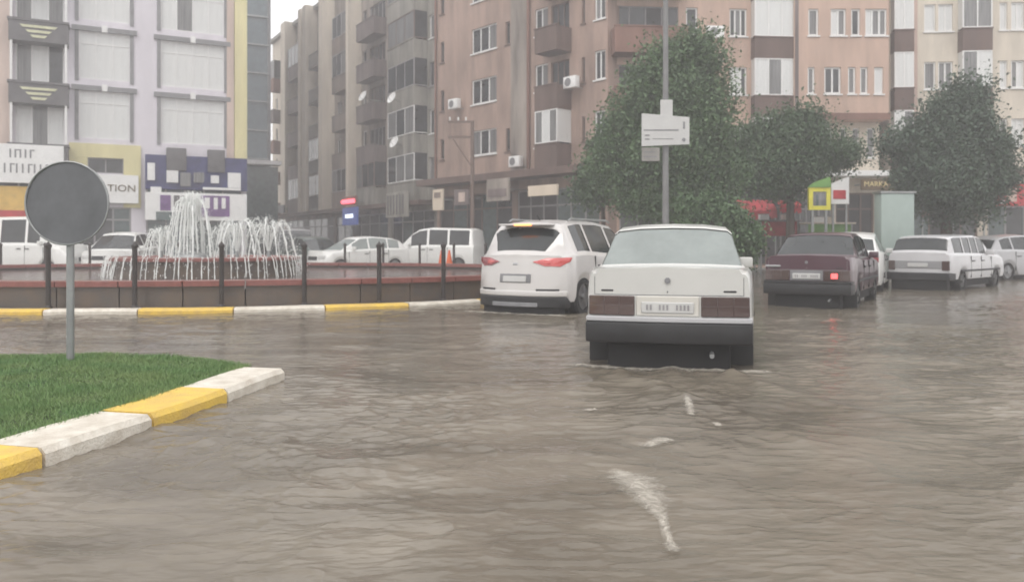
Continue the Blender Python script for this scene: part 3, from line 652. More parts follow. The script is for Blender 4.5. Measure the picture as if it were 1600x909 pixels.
def counter(label, px0, px1, ytop, d, m, hue):
    x0, x1 = at(px0, d), at(px1, d); z = zat(ytop, d); t = thing("market_stall", label, "stall", (x0, d, 0)); w = x1 - x0
    MB().box(-.05, w + .05, -.1, .9, z, z + .06).build("tabletop", M[hue], t, bevel=.01)
    for x in (.05, w - .1):
        for y in (0, .8): MB().box(x, x + .06, y, y + .06, -.3, z).build("leg", M['metal'], t)
    MB().box(.08, w - .08, .02, .05, z - .55, z - .004).build("cloth", M[m], t)
    return t, w, z
t, w, z = counter("low stall table with an olive cloth front under the yellow framed board", 1258, 1334, 350, 30, 'green', 'pale')
t, w, z = counter("low maroon fronted stall under the red awnings", 1186, 1250, 346, 30.5, 'redcloth', 'mauve')
for i, (px, mm) in enumerate(((1196, 'white'), (1232, 'pink_cream'), (1278, 'white'), (1292, 'pale'))):
    x = at(px, 30.3); zt = zat(350, 30) + .06 if i > 1 else zat(346, 30.5) + .06
    bx = thing("crate", ("white box on the left end of the maroon stall", "pinkish box on the right end of the maroon stall", "white box on the left part of the olive stall table", "pale box beside the white box on the olive stall table")[i], "crate", (x, 30.45 if i > 1 else 30.9, zt))
    MB().box(0, .34, 0, .3, 0, .22).build("crate_body", M[mm], bx, bevel=.015); MB().box(-.01, .35, -.01, .31, .222, .25).build("crate_lid", M['concrete'], bx)

# satellite dishes and air conditioners hanging on the facades
def dish(fc, px, py, label, r=.38):
    u = fc.u(px); z = fc.z(px, py); p = fc.p0 + fc.d * u + fc.nrm * 1.35
    t = thing("satellite_dish", label, "satellite dish", (p.x, p.y, z), math.atan2(fc.d.y, fc.d.x), "satellite dishes on the street row")
    me = MB().lathe([(.001, .0), (r * .5, .03), (r * .85, .09), (r, .14), (r * .97, .15), (r * .5, .05), (.001, .02)], 16).mesh("reflector", smooth=True)
    o = link("reflector", me, M['white'], t, (0, 0, 0), (R(65), 0, R(10))); MB().tube([(0, .02, 0), (0, .5, -.15), (0, 1.34, -.15)], .025, 6).build("bracket", M['metal'], t); MB().tube([(0, 0, -.25), (0, -.32, .05)], .015, 5).box(-.03, .03, -.36, -.3, .02, .1).build("receiver_arm", M['metal'], t)
dish(B4, 646, 158, "satellite dish, upper of the two on the balcony stack left of the pink block"); dish(B4, 650, 226, "satellite dish, lower of the two on the balcony stack left of the pink block"); dish(B3, 599, 155, "satellite dish high on the mauve brown street block")
def aircon(fc, px, py, label):
    u = fc.u(px); z = fc.z(px, py); p = fc.p0 + fc.d * u + fc.nrm * .45
    t = thing("air_conditioner", label, "air conditioner", (p.x, p.y, z), math.atan2(fc.d.y, fc.d.x), "outdoor air conditioner units"); MB().box(-.4, .4, -.15, .15, 0, .55).build("casing", M['white'], t, bevel=.02); MB().disc((-.1, -.155, .28), (0, 1, 0), .2, .02, 16).build("fan_grille", M['greym'], t); [MB().box(q, q + .04, .15, .44, 0, .04).build("bracket", M['metal'], t) for q in (-.3, .26)]
aircon(C, 720, 172, "air conditioner unit between floors on the left part of the pink corner block"); aircon(C, 816, 262, "air conditioner unit low on the pink corner block beside the drainpipe"); aircon(D, 1112, 64, "air conditioner unit high on the pink block above the big tree"); aircon(C, 903, 140, "air conditioner unit right of the brown balcony stack on the corner block")
#==OBJECTS==
# ------------------------------------------------------------ trees
LEAF = leafmat("dark tree leaves", (.022, .050, .022), (.070, .125, .052)); LEAF2 = leafmat("mid green leaves", (.034, .072, .030), (.095, .160, .066)); LEAF3 = leafmat("grey green leaves", (.026, .050, .032), (.070, .110, .068))
def tree(label, x, y, lobes, nl, ls, m, trunk_r=.16, seed=1, name="tree", clump=.42, blossoms=None):
    r = np.random.default_rng(seed); random.seed(seed); t = thing(name, label, "tree" if name != "shrub" else "shrub", (x, y, 0))
    tb = MB(); zt = min(l[2] for l in lobes); base = Vector((0, 0, -.3)); fork = Vector((random.uniform(-.1, .1), 0, max(.6, zt * .8)))
    tb.tube([base, (fork.x * .4, 0, fork.z * .5), fork], [trunk_r * 1.25, trunk_r, trunk_r * .8], 9)
    for l in lobes:
        e = Vector((l[0], l[1], l[2])); md = fork.lerp(e, .5) + Vector((random.uniform(-.2, .2), random.uniform(-.2, .2), -.1)); tb.tube([fork, md, e], [trunk_r * .55, trunk_r * .35, .03], 6)
        for k in range(3):
            a = Vector(r.normal(0, 1, 3)).normalized(); tb.tube([md.lerp(e, .4), e + Vector((a.x * l[3] * .7, a.y * l[4] * .7, a.z * l[5] * .7))], [.045, .012], 5)
    tb.build("trunk", M['bark'], t, smooth=True, fix=False)
    vol = np.array([l[3] * l[4] * l[5] for l in lobes]) ** .75; vol /= vol.sum(); P_ = []
    for l, f in zip(lobes, vol):
        nc = max(12, int(nl * f / 110)); dr = r.normal(0, 1, (nc, 3)); dr /= np.linalg.norm(dr, axis=1)[:, None]; rad = r.uniform(.1, 1.12, nc) ** .6
        c = np.array(l[:3]) + dr * rad[:, None] * np.array(l[3:6]); k = int(nl * f / nc) + 1
        pts = np.repeat(c, k, 0) + r.normal(0, 1, (nc * k, 3)) * clump * r.uniform(.35, .85, (nc, 1)).repeat(k, 0)
        P_.append(pts)
    pts = np.concatenate(P_); n = len(pts)
    a = r.normal(0, 1, (n, 3)); a /= np.linalg.norm(a, axis=1)[:, None]; b = np.cross(a, r.normal(0, 1, (n, 3))); b /= np.linalg.norm(b, axis=1)[:, None]
    s = ls * r.uniform(.6, 1.3, (n, 1)); a = a * s; b = b * s * r.uniform(.35, .7, (n, 1))
    V = np.stack([pts - a, pts + b, pts + a, pts - b], 1).reshape(-1, 3); link("crown", arr_mesh("crown", V, np.arange(4 * n).reshape(-1, 4)), m, t)
    return t
def L_(px, py, d, rx, ry, rz, d0, x0): return (at(px, d) - x0, d - d0, zat(py, d), rx, ry, rz)
d0 = 26; x0 = at(1062, d0)
tree("big tree standing behind the white sign, tallest crown", x0, d0, [L_(1085, 92, 26, .9, .9, .9, d0, x0), L_(1040, 105, 26, .9, .9, .8, d0, x0), L_(1060, 150, 26, 1.6, 1.4, 1.2, d0, x0), L_(1100, 190, 25.6, 1.0, 1.2, 1.2, d0, x0), L_(995, 190, 26.4, 1.1, 1.1, 1.1, d0, x0), L_(1045, 235, 25.8, 1.6, 1.4, 1.2, d0, x0), L_(965, 255, 26.4, .9, .9, .8, d0, x0), L_(1110, 265, 26, .95, 1.1, 1.0, d0, x0), L_(1040, 300, 26, 1.7, 1.3, .9, d0, x0)], 90000, .062, LEAF2, .2, 11)
d0 = 29; x0 = at(1235, d0)
tree("lower round tree right of the big tree, over the red awnings", x0, d0, [L_(1255, 190, 29, .7, .7, .6, d0, x0), L_(1215, 225, 29, 1.2, 1.1, .9, d0, x0), L_(1275, 240, 29, 1.2, 1.1, .8, d0, x0), L_(1190, 270, 28.6, 1.1, 1.1, .8, d0, x0), L_(1235, 275, 29, 1.2, 1.1, .7, d0, x0), L_(1315, 245, 29.5, .5, .6, .4, d0, x0), L_(1165, 235, 29.4, .6, .8, .9, d0, x0)], 46000, .065, LEAF, .16, 12)
d0 = 27; x0 = at(1480, d0)
tree("broad grey green tree in front of the pale block at right", x0, d0, [L_(1508, 160, 27, .7, .7, .8, d0, x0), L_(1490, 200, 27, 1.2, 1.1, 1.0, d0, x0), L_(1442, 228, 27, .95, 1.0, .8, d0, x0), L_(1520, 235, 27, 1.1, 1.1, .9, d0, x0), L_(1480, 275, 26.7, 1.8, 1.4, 1.0, d0, x0), L_(1450, 280, 27, .8, .9, .7, d0, x0), L_(1535, 290, 27, .8, .9, .8, d0, x0), L_(1490, 318, 27, 1.1, 1.0, .6, d0, x0), L_(1400, 225, 27.3, .45, .5, .25, d0, x0)], 80000, .064, LEAF3, .2, 13)
d0 = 31; x0 = at(945, d0)
tree("small dark tree left of the big tree by the corner shops", x0, d0, [L_(940, 232, 31, .5, .5, .5, d0, x0), L_(950, 270, 31, .9, .9, .8, d0, x0), L_(925, 295, 31, .6, .7, .6, d0, x0), L_(985, 290, 31, .9, .9, .7, d0, x0)], 16000, .07, LEAF, .1, 14)
d0 = 22; x0 = at(1150, d0)
tree("leafy green shrub behind the white sedan, right of the sign pole", x0, d0, [L_(1130, 350, 22, .7, .6, .55, d0, x0), L_(1165, 375, 22, .5, .6, .5, d0, x0), L_(1095, 335, 22.4, .7, .6, .6, d0, x0), L_(1140, 395, 22, .7, .6, .4, d0, x0)], 9000, .06, LEAF2, .06, 15, "shrub", .22)

# ------------------------------------------------------------ poles and signs
# round sign seen from behind on the island
d = 7.55; x = at(110, d); t = thing("traffic_sign", "round traffic sign seen from its grey back, on a thin pole in the grass island", "traffic sign", (x, d, 0))
MB().tube([(0, 0, .05), (0, 0, zat(262, d))], .034, 12).build("pole", M['metal'], t, smooth=True)
zc = zat(318, d); mb = MB(); n = 36; r_ = .395
mb.disc((0, -.05, zc), (0, 1, 0), r_, .012, n); disc = mb.build("sign_disc", M['signback'], t, bevel=.004, seg=1)
rg = MB(); pts = [(math.cos(2 * math.pi * i / n) * r_ * .985, -.062, zc + math.sin(2 * math.pi * i / n) * r_ * .985) for i in range(n + 1)]; rg.tube(pts, .009, 5, cap=False); rg.build("sign_rim", M['metal'], disc)
for q in (.14, -.17): MB().box(-.06, .06, -.043, .045, zc + q, zc + q + .03).build("clamp", M['metal'], disc)
# direction sign on tall lamp pole
d = 19.0; x = at(1040, d); t = thing("direction_sign", "white street sign board stack on the grey pole in front of the big tree", "sign", (x, d, 0))
zz = lambda y: zat(y, d); xx = lambda p: at(p, d) - x
b1 = MB().prism([(xx(1001), zz(213)), (xx(1001), zz(179)), (xx(1075), zz(185)), (xx(1075), zz(227)), (xx(1001), zz(230))][::-1], -.16, -.13)
bo = b1.build("board", M['plate'], t, bevel=.006, seg=1)
MB().box(xx(1001), xx(1029), -.155, -.13, zz(253), zz(232)).build("lower_board", M['concrete'], t, bevel=.005, seg=1)
MB().box(xx(1030), xx(1049), -.155, -.13, zz(184), zz(158)).build("top_plate", M['plate'], t, bevel=.005, seg=1)
ln = MB(); ln.box(xx(1004), xx(1058), -.166, -.161, zz(206), zz(204)); ln.box(xx(1006), xx(1013), -.166, -.161, zz(214), zz(212)); ln.box(xx(1006), xx(1013), -.166, -.161, zz(220), zz(218)); ln.box(xx(1018), xx(1050), -.166, -.161, zz(219), zz(218)); ln.box(xx(1065), xx(1068), -.166, -.161, zz(203), zz(192)); ln.disc((xx(1066), -.165, zz(220)), (0, 1, 0), .045, .008, 12); ln.build("marking", M['greytxt'], bo)
ll = MB(); ll.box(xx(1004), xx(1022), -.160, -.156, zz(240), zz(238)); ll.box(xx(1004), xx(1024), -.160, -.156, zz(247), zz(245)); ll.build("marking", M['greytxt'], t)
for q in (200, 224): MB().box(-.14, .14, -.13, .0, zz(q), zz(q - 3)).build("clamp", M['metal'], t)
MB().tube([(0, 0, -.35), (0, 0, 4), (0, 0, 9.5)], [.085, .07, .05], 12).build("pole", M['pole'], t, smooth=True)
MB().tube([(0, 0, -.35), (0, 0, .9)], .15, 12).build("pole_sleeve", mat("violet grey pole base", (.16, .15, .20), .6), t, smooth=True)
# utility frame pole near the corner
d = 40; x = at(738, d); t = thing("utility_pole", "rusty utility pole with two cross arms in front of the pink corner block", "utility pole", (x, d, 0))
MB().tube([(0, 0, -.3), (0, 0, zat(190, d))], [.13, .09], 10).build("pole", M['frame_b'], t, smooth=True)
for yy in (192, 216): MB().box(at(700, d) - x, .1, -.05, .05, zat(yy, d), zat(yy, d) + .1).build("cross_arm", M['frame_b'], t)
MB().tube([(at(708, d) - x, 0, zat(217, d)), (0, 0, zat(262, d))], .04, 6).build("brace", M['frame_b'], t)
for px in (703, 716, 728): MB().lathe([(.0, 0), (.05, .02), (.03, .08), (.06, .12), (0, .2)], 8, (at(px, d) - x, 0, zat(192, d) + .1)).build("insulator", M['white'], t)
# traffic cones
for i, (px, d) in enumerate(((690, 29.6), (702, 29.2))):
    t = thing("traffic_cone", ("orange cone left of the pair before the white van", "orange cone right of the pair before the white van")[i], "traffic cone", (at(px, d), d, .0), 0, "cones behind the fountain")
    zt = .95
    MB().lathe([(.20, .03), (.03, zt), (0, zt)], 14).build("cone_body", M['orange'], t, smooth=True); MB().lathe([(.151, .30), (.116, .48)], 14).build("white_band", M['white'], t); MB().box(-.24, .24, -.24, .24, -.05, .03).build("foot", M['orange'], t)

# ------------------------------------------------------------ fountain
fx, fy = -8.0, 21.0
def ell(a, b, n, t0=0): return [(fx + a * math.cos(t0 + 2 * math.pi * i / n), fy + b * math.sin(t0 + 2 * math.pi * i / n)) for i in range(n)]
FT = thing("fountain", "oval fountain basin with dark stone wall, red coping and white water jets", "fountain", (fx, fy, 0))
N = 56; wa, wb = 9.65, 6.95
for i in range(N):
    t0, t1 = 2 * math.pi * i / N, 2 * math.pi * (i + 1) / N; g = .0012
    def pt(t, o, z): return ((wa + o) * math.cos(t), (wb + o) * math.sin(t), z)
    for nm, o0, o1, za, zb2, mm in (("wall_panel", -.28, 0, -.35, .43, 'panel'), ("coping_stone", -.38, .07, .435, .53, 'red_stone')):
        mb = MB(); pr = [[pt(t, o0, za), pt(t, o1, za), pt(t, o1, zb2), pt(t, o0, zb2)] for t in (t0 + g, (t0 + t1) / 2, t1 - g)]
        for s_ in range(2):
            for j in range(4): mb.q(pr[s_][j], pr[s_ + 1][j], pr[s_ + 1][(j + 1) % 4], pr[s_][(j + 1) % 4])
        mb.q(*pr[0]); mb.q(*pr[-1]); mb.build(nm, M[mm], FT)
wm = mat("fountain water", (.16, .13, .12), .12, var=.2, vscale=1.5, bump=.6, bscale=7)
mb = MB(); p = ell(wa - .28, wb - .28, N); mb.q(*[(x - fx, y - fy, .36) for x, y in p]); mb.build("basin_water", wm, FT, fix=False)
# inner round tier
MB().lathe([(2.25, .3), (2.25, .76)], 40).build("inner_tier", M['panel'], FT)
MB().lathe([(2.24, .761), (2.36, .765), (2.36, .84), (2.15, .86), (2.1, .8)], 40).build("tier_coping", M['red_stone'], FT)
MB().lathe([(2.12, .82), (.01, .84)], 40).build("tier_water", wm, FT, fix=False)
MB().lathe([(.5, .8), (.42, .9), (.2, .98), (0, 1.0)], 16, (-.42, 0, 0)).build("nozzle", M['metal'], FT)
wj = bpy.data.materials.new("white water spray"); wj.use_nodes = True; b = wj.node_tree.nodes["Principled BSDF"]; b.inputs["Base Color"].default_value = (.80, .82, .80, 1); b.inputs["Roughness"].default_value = .35; b.inputs["Subsurface Weight"].default_value = 0
def arc(mb, p0, v, z_end, r0=.014, n=14, spread=.012, drops=30):
    g = 9.8; T = (v[2] + math.sqrt(v[2] ** 2 + 2 * g * (p0[2] - z_end))) / g; pts = []
    for i in range(n + 1):
        t = T * i / n; pts.append(Vector((p0[0] + v[0] * t, p0[1] + v[1] * t, p0[2] + v[2] * t - g * t * t / 2)) + Vector((random.gauss(0, spread), random.gauss(0, spread), random.gauss(0, spread))) * (i / n))
    rs = [r0 * random.uniform(.5, 1.5) * (1 + .6 * i / n) for i in range(n + 1)]; mb.tube(pts, rs, 5)
    for k in range(drops):
        t = T * random.uniform(.15, 1); s = .0065 * random.uniform(.5, 1.8); c = Vector((p0[0] + v[0] * t, p0[1] + v[1] * t, p0[2] + v[2] * t - g * t * t / 2)) + Vector((random.gauss(0, 1), random.gauss(0, 1), random.gauss(0, 1))) * .06 * (t / T + .2)
        vv = [(c.x - s, c.y, c.z), (c.x + s, c.y, c.z), (c.x, c.y - s, c.z), (c.x, c.y + s, c.z)]; tp = (c.x, c.y, c.z + 2.2 * s); bt = (c.x, c.y, c.z - 2.2 * s)
        kk = len(mb.v); mb.v += vv + [tp, bt]
        for a_, b_ in ((0, 2), (2, 1), (1, 3), (3, 0)): mb.f += [(kk + a_, kk + b_, kk + 4), (kk + b_, kk + a_, kk + 5)]; mb.mi += [0, 0]
random.seed(5)
for nm, (nx_, ny_, vz, km, ns, z0_) in zip(("central_jet", "umbrella_jet", "umbrella_jet", "umbrella_jet", "umbrella_jet"), ((-.42, 0, 5.15, .55, 34, 1.3), (.85, -.2, 4.6, .72, 13, 1.0), (1.55, .2, 4.6, .80, 13, 1.0), (-1.25, .1, 3.8, .6, 10, 1.0), (.2, .6, 4.0, .60, 9, 1.0))):
    mb = MB()
    for i in range(ns):
        a = 2 * math.pi * i / ns; k = km * (random.uniform(.05, 1.25) if nm == "central_jet" else random.uniform(.8, 1.1))
        arc(mb, (nx_ + .03 * math.cos(a), ny_ + .03 * math.sin(a), z0_), (k * math.cos(a), k * math.sin(a), vz * random.uniform(.86, 1.0) - k * .5), .84, .010, 16, .012, 70)
    o = mb.build(nm, wj, FT, fix=False, smooth=True); o["kind"] = "stuff"
    sp_ = MB()
    for i in range(900 if nm == "central_jet" else 350):
        q = random.random() ** .6; zc_ = .86 + (vz * vz / 19.6 + z0_ - .9) * q * random.uniform(.5, 1); rr = km * .9 * (1 - q * .75) + .05; c = (nx_ + random.gauss(0, rr * .55), ny_ + random.gauss(0, rr * .55), zc_); e = random.uniform(.004, .012); kk = len(sp_.v)
        sp_.v += [(c[0] - e, c[1], c[2]), (c[0] + e, c[1], c[2]), (c[0], c[1] - e, c[2] + e), (c[0], c[1], c[2] + 2.5 * e)]; sp_.f += [(kk, kk + 1, kk + 3), (kk, kk + 2, kk + 1), (kk, kk + 3, kk + 2), (kk + 1, kk + 2, kk + 3)]; sp_.mi += [0] * 4
    o = sp_.build("spray", wj, FT, fix=False); o["kind"] = "stuff"
    MB().lathe([(.06, .8), (.05, z0_), (0, z0_)], 10, (nx_, ny_, 0)).build("jet_nozzle", M['metal'], FT)
mb = MB()
for i in range(95):            # threads falling from the inner tier
    a = 2 * math.pi * (i + random.uniform(-.4, .4)) / 95; k = random.uniform(.2, .55); arc(mb, (2.35 * math.cos(a), 2.35 * math.sin(a), .87), (k * math.cos(a), k * math.sin(a), random.uniform(0, .25)), .36, .007, 6, .008, 12)
for i in range(5):             # free jets at the right end of the basin
    px = 2.6 + i * .16
o = mb.build("falling_threads", wj, FT, fix=False, smooth=True); o["kind"] = "stuff"
# posts round the basin
post = None; k = 0
pa, pb = 9.95, 7.25; n = 43
ord_ = []
for i in range(n):
    a = -math.pi / 2 + 2 * math.pi * (i + .02) / n; X, Y = fx + pa * math.cos(a), fy + pb * math.sin(a); px = 800 + F * X / Y
    if Y > 2 and -60 < px < 1000: ord_.append((px, X, Y))
fr_ = sorted([o for o in ord_ if o[2] < fy]); bk_ = sorted([o for o in ord_ if o[2] >= fy])
nth = ["first", "second", "third", "fourth", "fifth", "sixth", "seventh", "eighth", "ninth", "tenth", "eleventh", "twelfth", "thirteenth", "fourteenth", "fifteenth", "sixteenth", "seventeenth", "eighteenth", "nineteenth", "twentieth", "last"]
def mkpost():
    t = thing("post", "x", "post"); MB().lathe([(.043, -.35), (.043, 1.12), (.056, 1.13), (.056, 1.17), (.03, 1.2), (.0, 1.24)], 10).build("shaft", M['post'], t, smooth=True); MB().lathe([(.07, -.3), (.07, .10), (.045, .13)], 10).build("foot", M['post'], t, smooth=True); return t
for side, lst in (("front", fr_), ("far", bk_)):
    for j, (px, X, Y) in enumerate(lst):
        t = mkpost() if post is None else copy_tree(post)
        if post is None: post = t
        t.location = (X, Y, 0); tag(t, f"dark post on the {side} side of the fountain, {nth[min(j, 20)]} from the left", "post", "dark posts around the fountain")
# outer kerb ring, yellow and white by turns
ring = [(fx + 10.3 * math.cos(a), fy + 7.6 * math.sin(a)) for a in np.linspace(R(-175), R(60), 60)]
painted_kerb(ring, .085, .28, 1.55, 1.2, "fountain_kerb", 1, ('kerb_y', 'kerb_w'))
mb = MB(); q = [(fx + 10.05 * math.cos(a), fy + 7.35 * math.sin(a), .09) for a in np.linspace(0, 2 * math.pi, 60, endpoint=False)]; q = [(a_, b_, .06) for a_, b_, _ in q]; mb.q(*q); struct(mb.build("fountain_pavement", M['concrete'], fix=False))
#==CARS==
# ------------------------------------------------------------ vehicles
def interp(tab, y): xs = [a for a, _ in tab]; return float(np.interp(y, xs, [b for _, b in tab]))
def wheel(parent, x, y, z, r, w, rimm, side):
    mb = MB(); n = 26; pr = [(r * .66, -w / 2), (r * .93, -w / 2), (r, -w / 2 + .03), (r, w / 2 - .03), (r * .93, w / 2), (r * .66, w / 2)]; k = len(mb.v)
    for (rr, xx) in pr:
        for j in range(n): t = 2 * math.pi * j / n; mb.v.append((xx, rr * math.cos(t), rr * math.sin(t)))
    for i in range(len(pr) - 1):
        for j in range(n): a = i * n + j; b = i * n + (j + 1) % n; mb.f.append((a, b, b + n, a + n)); mb.mi.append(0)
    o = mb.build("wheel", M['tyre'], parent, (x, y, z), smooth=True)
    rb_ = MB(); s = side
    rb_.disc((s * w * .28, 0, 0), (1, 0, 0), r * .67, .03, 22)
    for i in range(5):
        t = 2 * math.pi * i / 5 + .3; c, sn = math.cos(t), math.sin(t); p = lambda a, b, xx: (s * xx, a * c - b * sn, a * sn + b * c)
        rb_.q(p(.04, -.035, w * .5), p(r * .62, -.028, w * .44), p(r * .62, .028, w * .44), p(.04, .035, w * .5))
    rb_.disc((s * w * .44, 0, 0), (1, 0, 0), .06, .05, 12); rb_.build("rim", M[rimm], o)
    return o
def car(name, label, cat, x, y, heading, sp, pm, group=None, sink=.05):
    """heading in degrees to the right of the view axis; sp is the shape table. Rear centre of the car is put at (x, y)."""
    L, Wd = sp['L'], sp['W']; h = L / 2; th = -R(heading); root = thing(name, label, cat, (x - h * math.sin(th), y + h * math.cos(th), -sink), th, group)
    hw = Wd / 2; kr = sp.get('round', .10); lean = sp.get('lean', 0)
    def warp(v):
        v = Vector(v); s = -1 if v.y < 0 else 1; e = h * .72; t = max(0, (abs(v.y) - e) / (h - e)); t = t * t * (3 - 2 * t) if t < 1 else 1 + (t - 1) * .2
        q = min(1.1, abs(v.x) / hw); v.y -= s * t * kr * (q ** 2.4) * (1 if s < 0 else 1.4); v.x *= 1 - .05 * t
        if s < 0 and lean: v.y += t * lean * max(0, v.z - .55)
        if s > 0: v.y -= t * .12 * max(0, v.z - .45)
        return v
    ws, rw = sp['wheels'], sp['rw']; ra = rw + .06
    ys = set(np.round(np.linspace(-h, h, 36), 4))
    for wy in ws:
        for a in np.linspace(-ra, ra, 13): ys.add(round(wy + a, 4))
    wins = sp['side']; rear = sp.get('rear'); front = sp['front']
    for a, b in wins: ys |= {round(a, 4), round(b, 4)}
    for a, b in ([rear] if rear else []) + [front]: ys |= {round(a, 4), round(b, 4)}
    for tb in ('belt', 'roof'): ys |= {round(a, 4) for a, _ in sp[tb] if -h <= a <= h}
    ys = sorted(ys); keep = []
    for v in ys:
        if not keep or v - keep[-1] > .012: keep.append(v)
    ys = keep; zl0 = sp.get('low', .20); secs = []; hmax = max(b for _, b in sp['roof']) - interp(sp['belt'], 0)
    for yy in ys:
        zbl = interp(sp['belt'], yy); zr = max(zbl, interp(sp['roof'], yy)); g = max(0, zr - zbl); f = min(1, g / hmax)
        e = max(0, (abs(yy) - h + .10) / .10); w = hw * (1 - .03 * e * e); zl = zl0 + (.10 * e * e)
        arch = 0
        for wy in ws:
            dd = abs(yy - wy)
            if dd < ra: arch = max(arch, rw + math.sqrt(max(0, ra * ra - dd * dd)))
        z1 = max(zl + .02, arch); z1 = min(z1, zbl - .12); z2 = max(z1 + .02, zl + .14); zm = max(z2 + .02, min(zbl - .10, zl + (zbl - zl) * .62))
        wb_ = w * sp.get('wb', .965); wr = sp['wr'] + (wb_ - .07 - sp['wr']) * (1 - f); cam_ = .02 * (1 - f) + .035 * f; g9 = min(wr - .05, interp(sp['gx'], yy)) if 'gx' in sp else wr - .05
        secs.append([(0, zl), (w * .80, zl), (w * .965 if arch == 0 else w * .99, z1), (w, z2), (w * 1.0, zm), (wb_ + .012, zbl - .035), (wb_ - .015, zbl),
                     (wb_ - .045 + (wr - wb_ + .045) * min(.08, .12 * f), zbl + g * .07), (wr, zbl + g * .90), (g9, zbl + g * (.985 if g9 > wr - .06 else .96) + .004), (min(wr, g9 + .04) * .55, zr + cam_ * .75), (0, zr + cam_)])
    npnt = 12; body = MB(); glass = {}
    def isin(a, b, lst): return next((k for k, (p, q) in enumerate(lst) if p - 1e-3 <= a and b <= q + 1e-3), None)
    for i in range(len(ys) - 1):
        a, b = ys[i], ys[i + 1]
        for sd_ in (1, -1):
            for j in range(npnt - 1):
                q = [(sd_ * secs[i][j][0], a, secs[i][j][1]), (sd_ * secs[i + 1][j][0], b, secs[i + 1][j][1]), (sd_ * secs[i + 1][j + 1][0], b, secs[i + 1][j + 1][1]), (sd_ * secs[i][j + 1][0], a, secs[i][j + 1][1])]
                key = None
                if j == 7:
                    k = isin(a, b, wins)
                    if k is not None: key = ("side_window", k, sd_)
                if j in ((8, 9, 10) if sp.get('wide') and a < 0 else (9, 10)):
                    if rear and isin(a, b, [rear]) is not None: key = ("rear_window", 0, 0)
                    if isin(a, b, [front]) is not None: key = ("windscreen", 0, 0)
                if key: glass.setdefault(key, []).append(q)
                else: body.q(*q)
    for i in (0, len(ys) - 1):
        nx = 8
        for j in range(npnt - 1):
            (xa, za), (xb, zb_) = secs[i][j], secs[i][j + 1]
            for k in range(nx):
                f0, f1 = -1 + 2 * k / nx, -1 + 2 * (k + 1) / nx; body.q((xa * f0, ys[i], za), (xa * f1, ys[i], za), (xb * f1, ys[i], zb_), (xb * f0, ys[i], zb_))
    me = body.mesh("body", fix=False); bm = bmesh.new(); bm.from_mesh(me); bmesh.ops.remove_doubles(bm, verts=bm.verts, dist=.0015); bmesh.ops.dissolve_degenerate(bm, dist=1e-4, edges=bm.edges); bmesh.ops.recalc_face_normals(bm, faces=bm.faces)
    for v in bm.verts: v.co = warp(v.co)
    bm.to_mesh(me); bm.free(); me.polygons.foreach_set("use_smooth", np.ones(len(me.polygons), bool)); me.set_sharp_from_angle(angle=R(32)); link("body", me, P[pm], root)
    ctr = Vector((0, 0, 1.0)); sg = M[sp.get('sg', 'car_glass')]; rg_ = M[sp.get('rg', 'car_glass')]
    for (nm, k, sd_), qs in glass.items():
        mb = MB()
        for q in qs: mb.q(*[(p[0] * .985 if nm == "side_window" else p[0] * 1.0, p[1], p[2] - (.012 if nm != "side_window" else 0)) for p in q])
        me = mb.mesh(nm, fix=False); bm = bmesh.new(); bm.from_mesh(me); bmesh.ops.remove_doubles(bm, verts=bm.verts, dist=.001); bmesh.ops.recalc_face_normals(bm, faces=bm.faces)
        for v in bm.verts: v.co = warp(v.co)
        bm.to_mesh(me); bm.free(); me.polygons.foreach_set("use_smooth", np.ones(len(me.polygons), bool)); link(nm, me, rg_ if nm == "rear_window" else sg, root)
    bl_ = interp(sp['belt'], 0)
    MB().box(-hw * .86, hw * .86, -h * .70, h * .7, .14, bl_ - .12, 6).build("underbody_shade", M['under'], root, warp=warp)  # dark box added to keep light out beneath the body
    for wy in ws:
        for s in (-1, 1): wheel(root, s * (hw - .13), wy, rw, rw, .20, sp.get('rim', 'rim_d'), s)
    # mirrors
    my = sp['wins_front'] if 'wins_front' in sp else wins[-1][1]
    for s in (-1, 1): MB().box(s * (hw + .02) - .09, s * (hw + .02) + .09, my - .02, my + .09, bl_ + .0, bl_ + .13).box(s * (hw - .06) - .04, s * (hw - .06) + .04, my + .01, my + .06, bl_ - .01, bl_ + .05).build("mirror", M['plastic'] if sp.get('mirror_black') else P[pm], root, bevel=.02)
    def bx(nm, m, x0, x1, y0, y1, z0, z1, nx=1, par=root, bev=.008, seg=1): return MB().box(x0, x1, y0, y1, z0, z1, nx).build(nm, m if not isinstance(m, str) else M[m], par, bevel=bev, seg=seg, warp=warp)
    for (m_, x0, x1, z0, z1, pro, sy) in sp.get('bumpers', []):
        pass
    # door seams and handles on both sides
    for s in (-1, 1):
        sm = MB()
        for yy in sp.get('seams', []): z1 = interp(sp['belt'], yy) - .04; sm.box(s * hw * .99 - .012, s * hw * .99 + .012, yy - .006, yy + .006, .36, z1)
        if sp.get('seams'): sm.build("door_seam", M['plastic'], root, warp=warp)
        for yy in sp.get('handles', []): bx("door_handle", 'plastic', s * hw - .03, s * hw + .022, yy - .09, yy + .09, bl_ - .17, bl_ - .14)
        if sp.get('strip'): bx("side_strip", 'plastic', s * hw - .02, s * hw + .014, -h * .7, h * .7, .52, .57)
    return root, bx, warp, h, hw
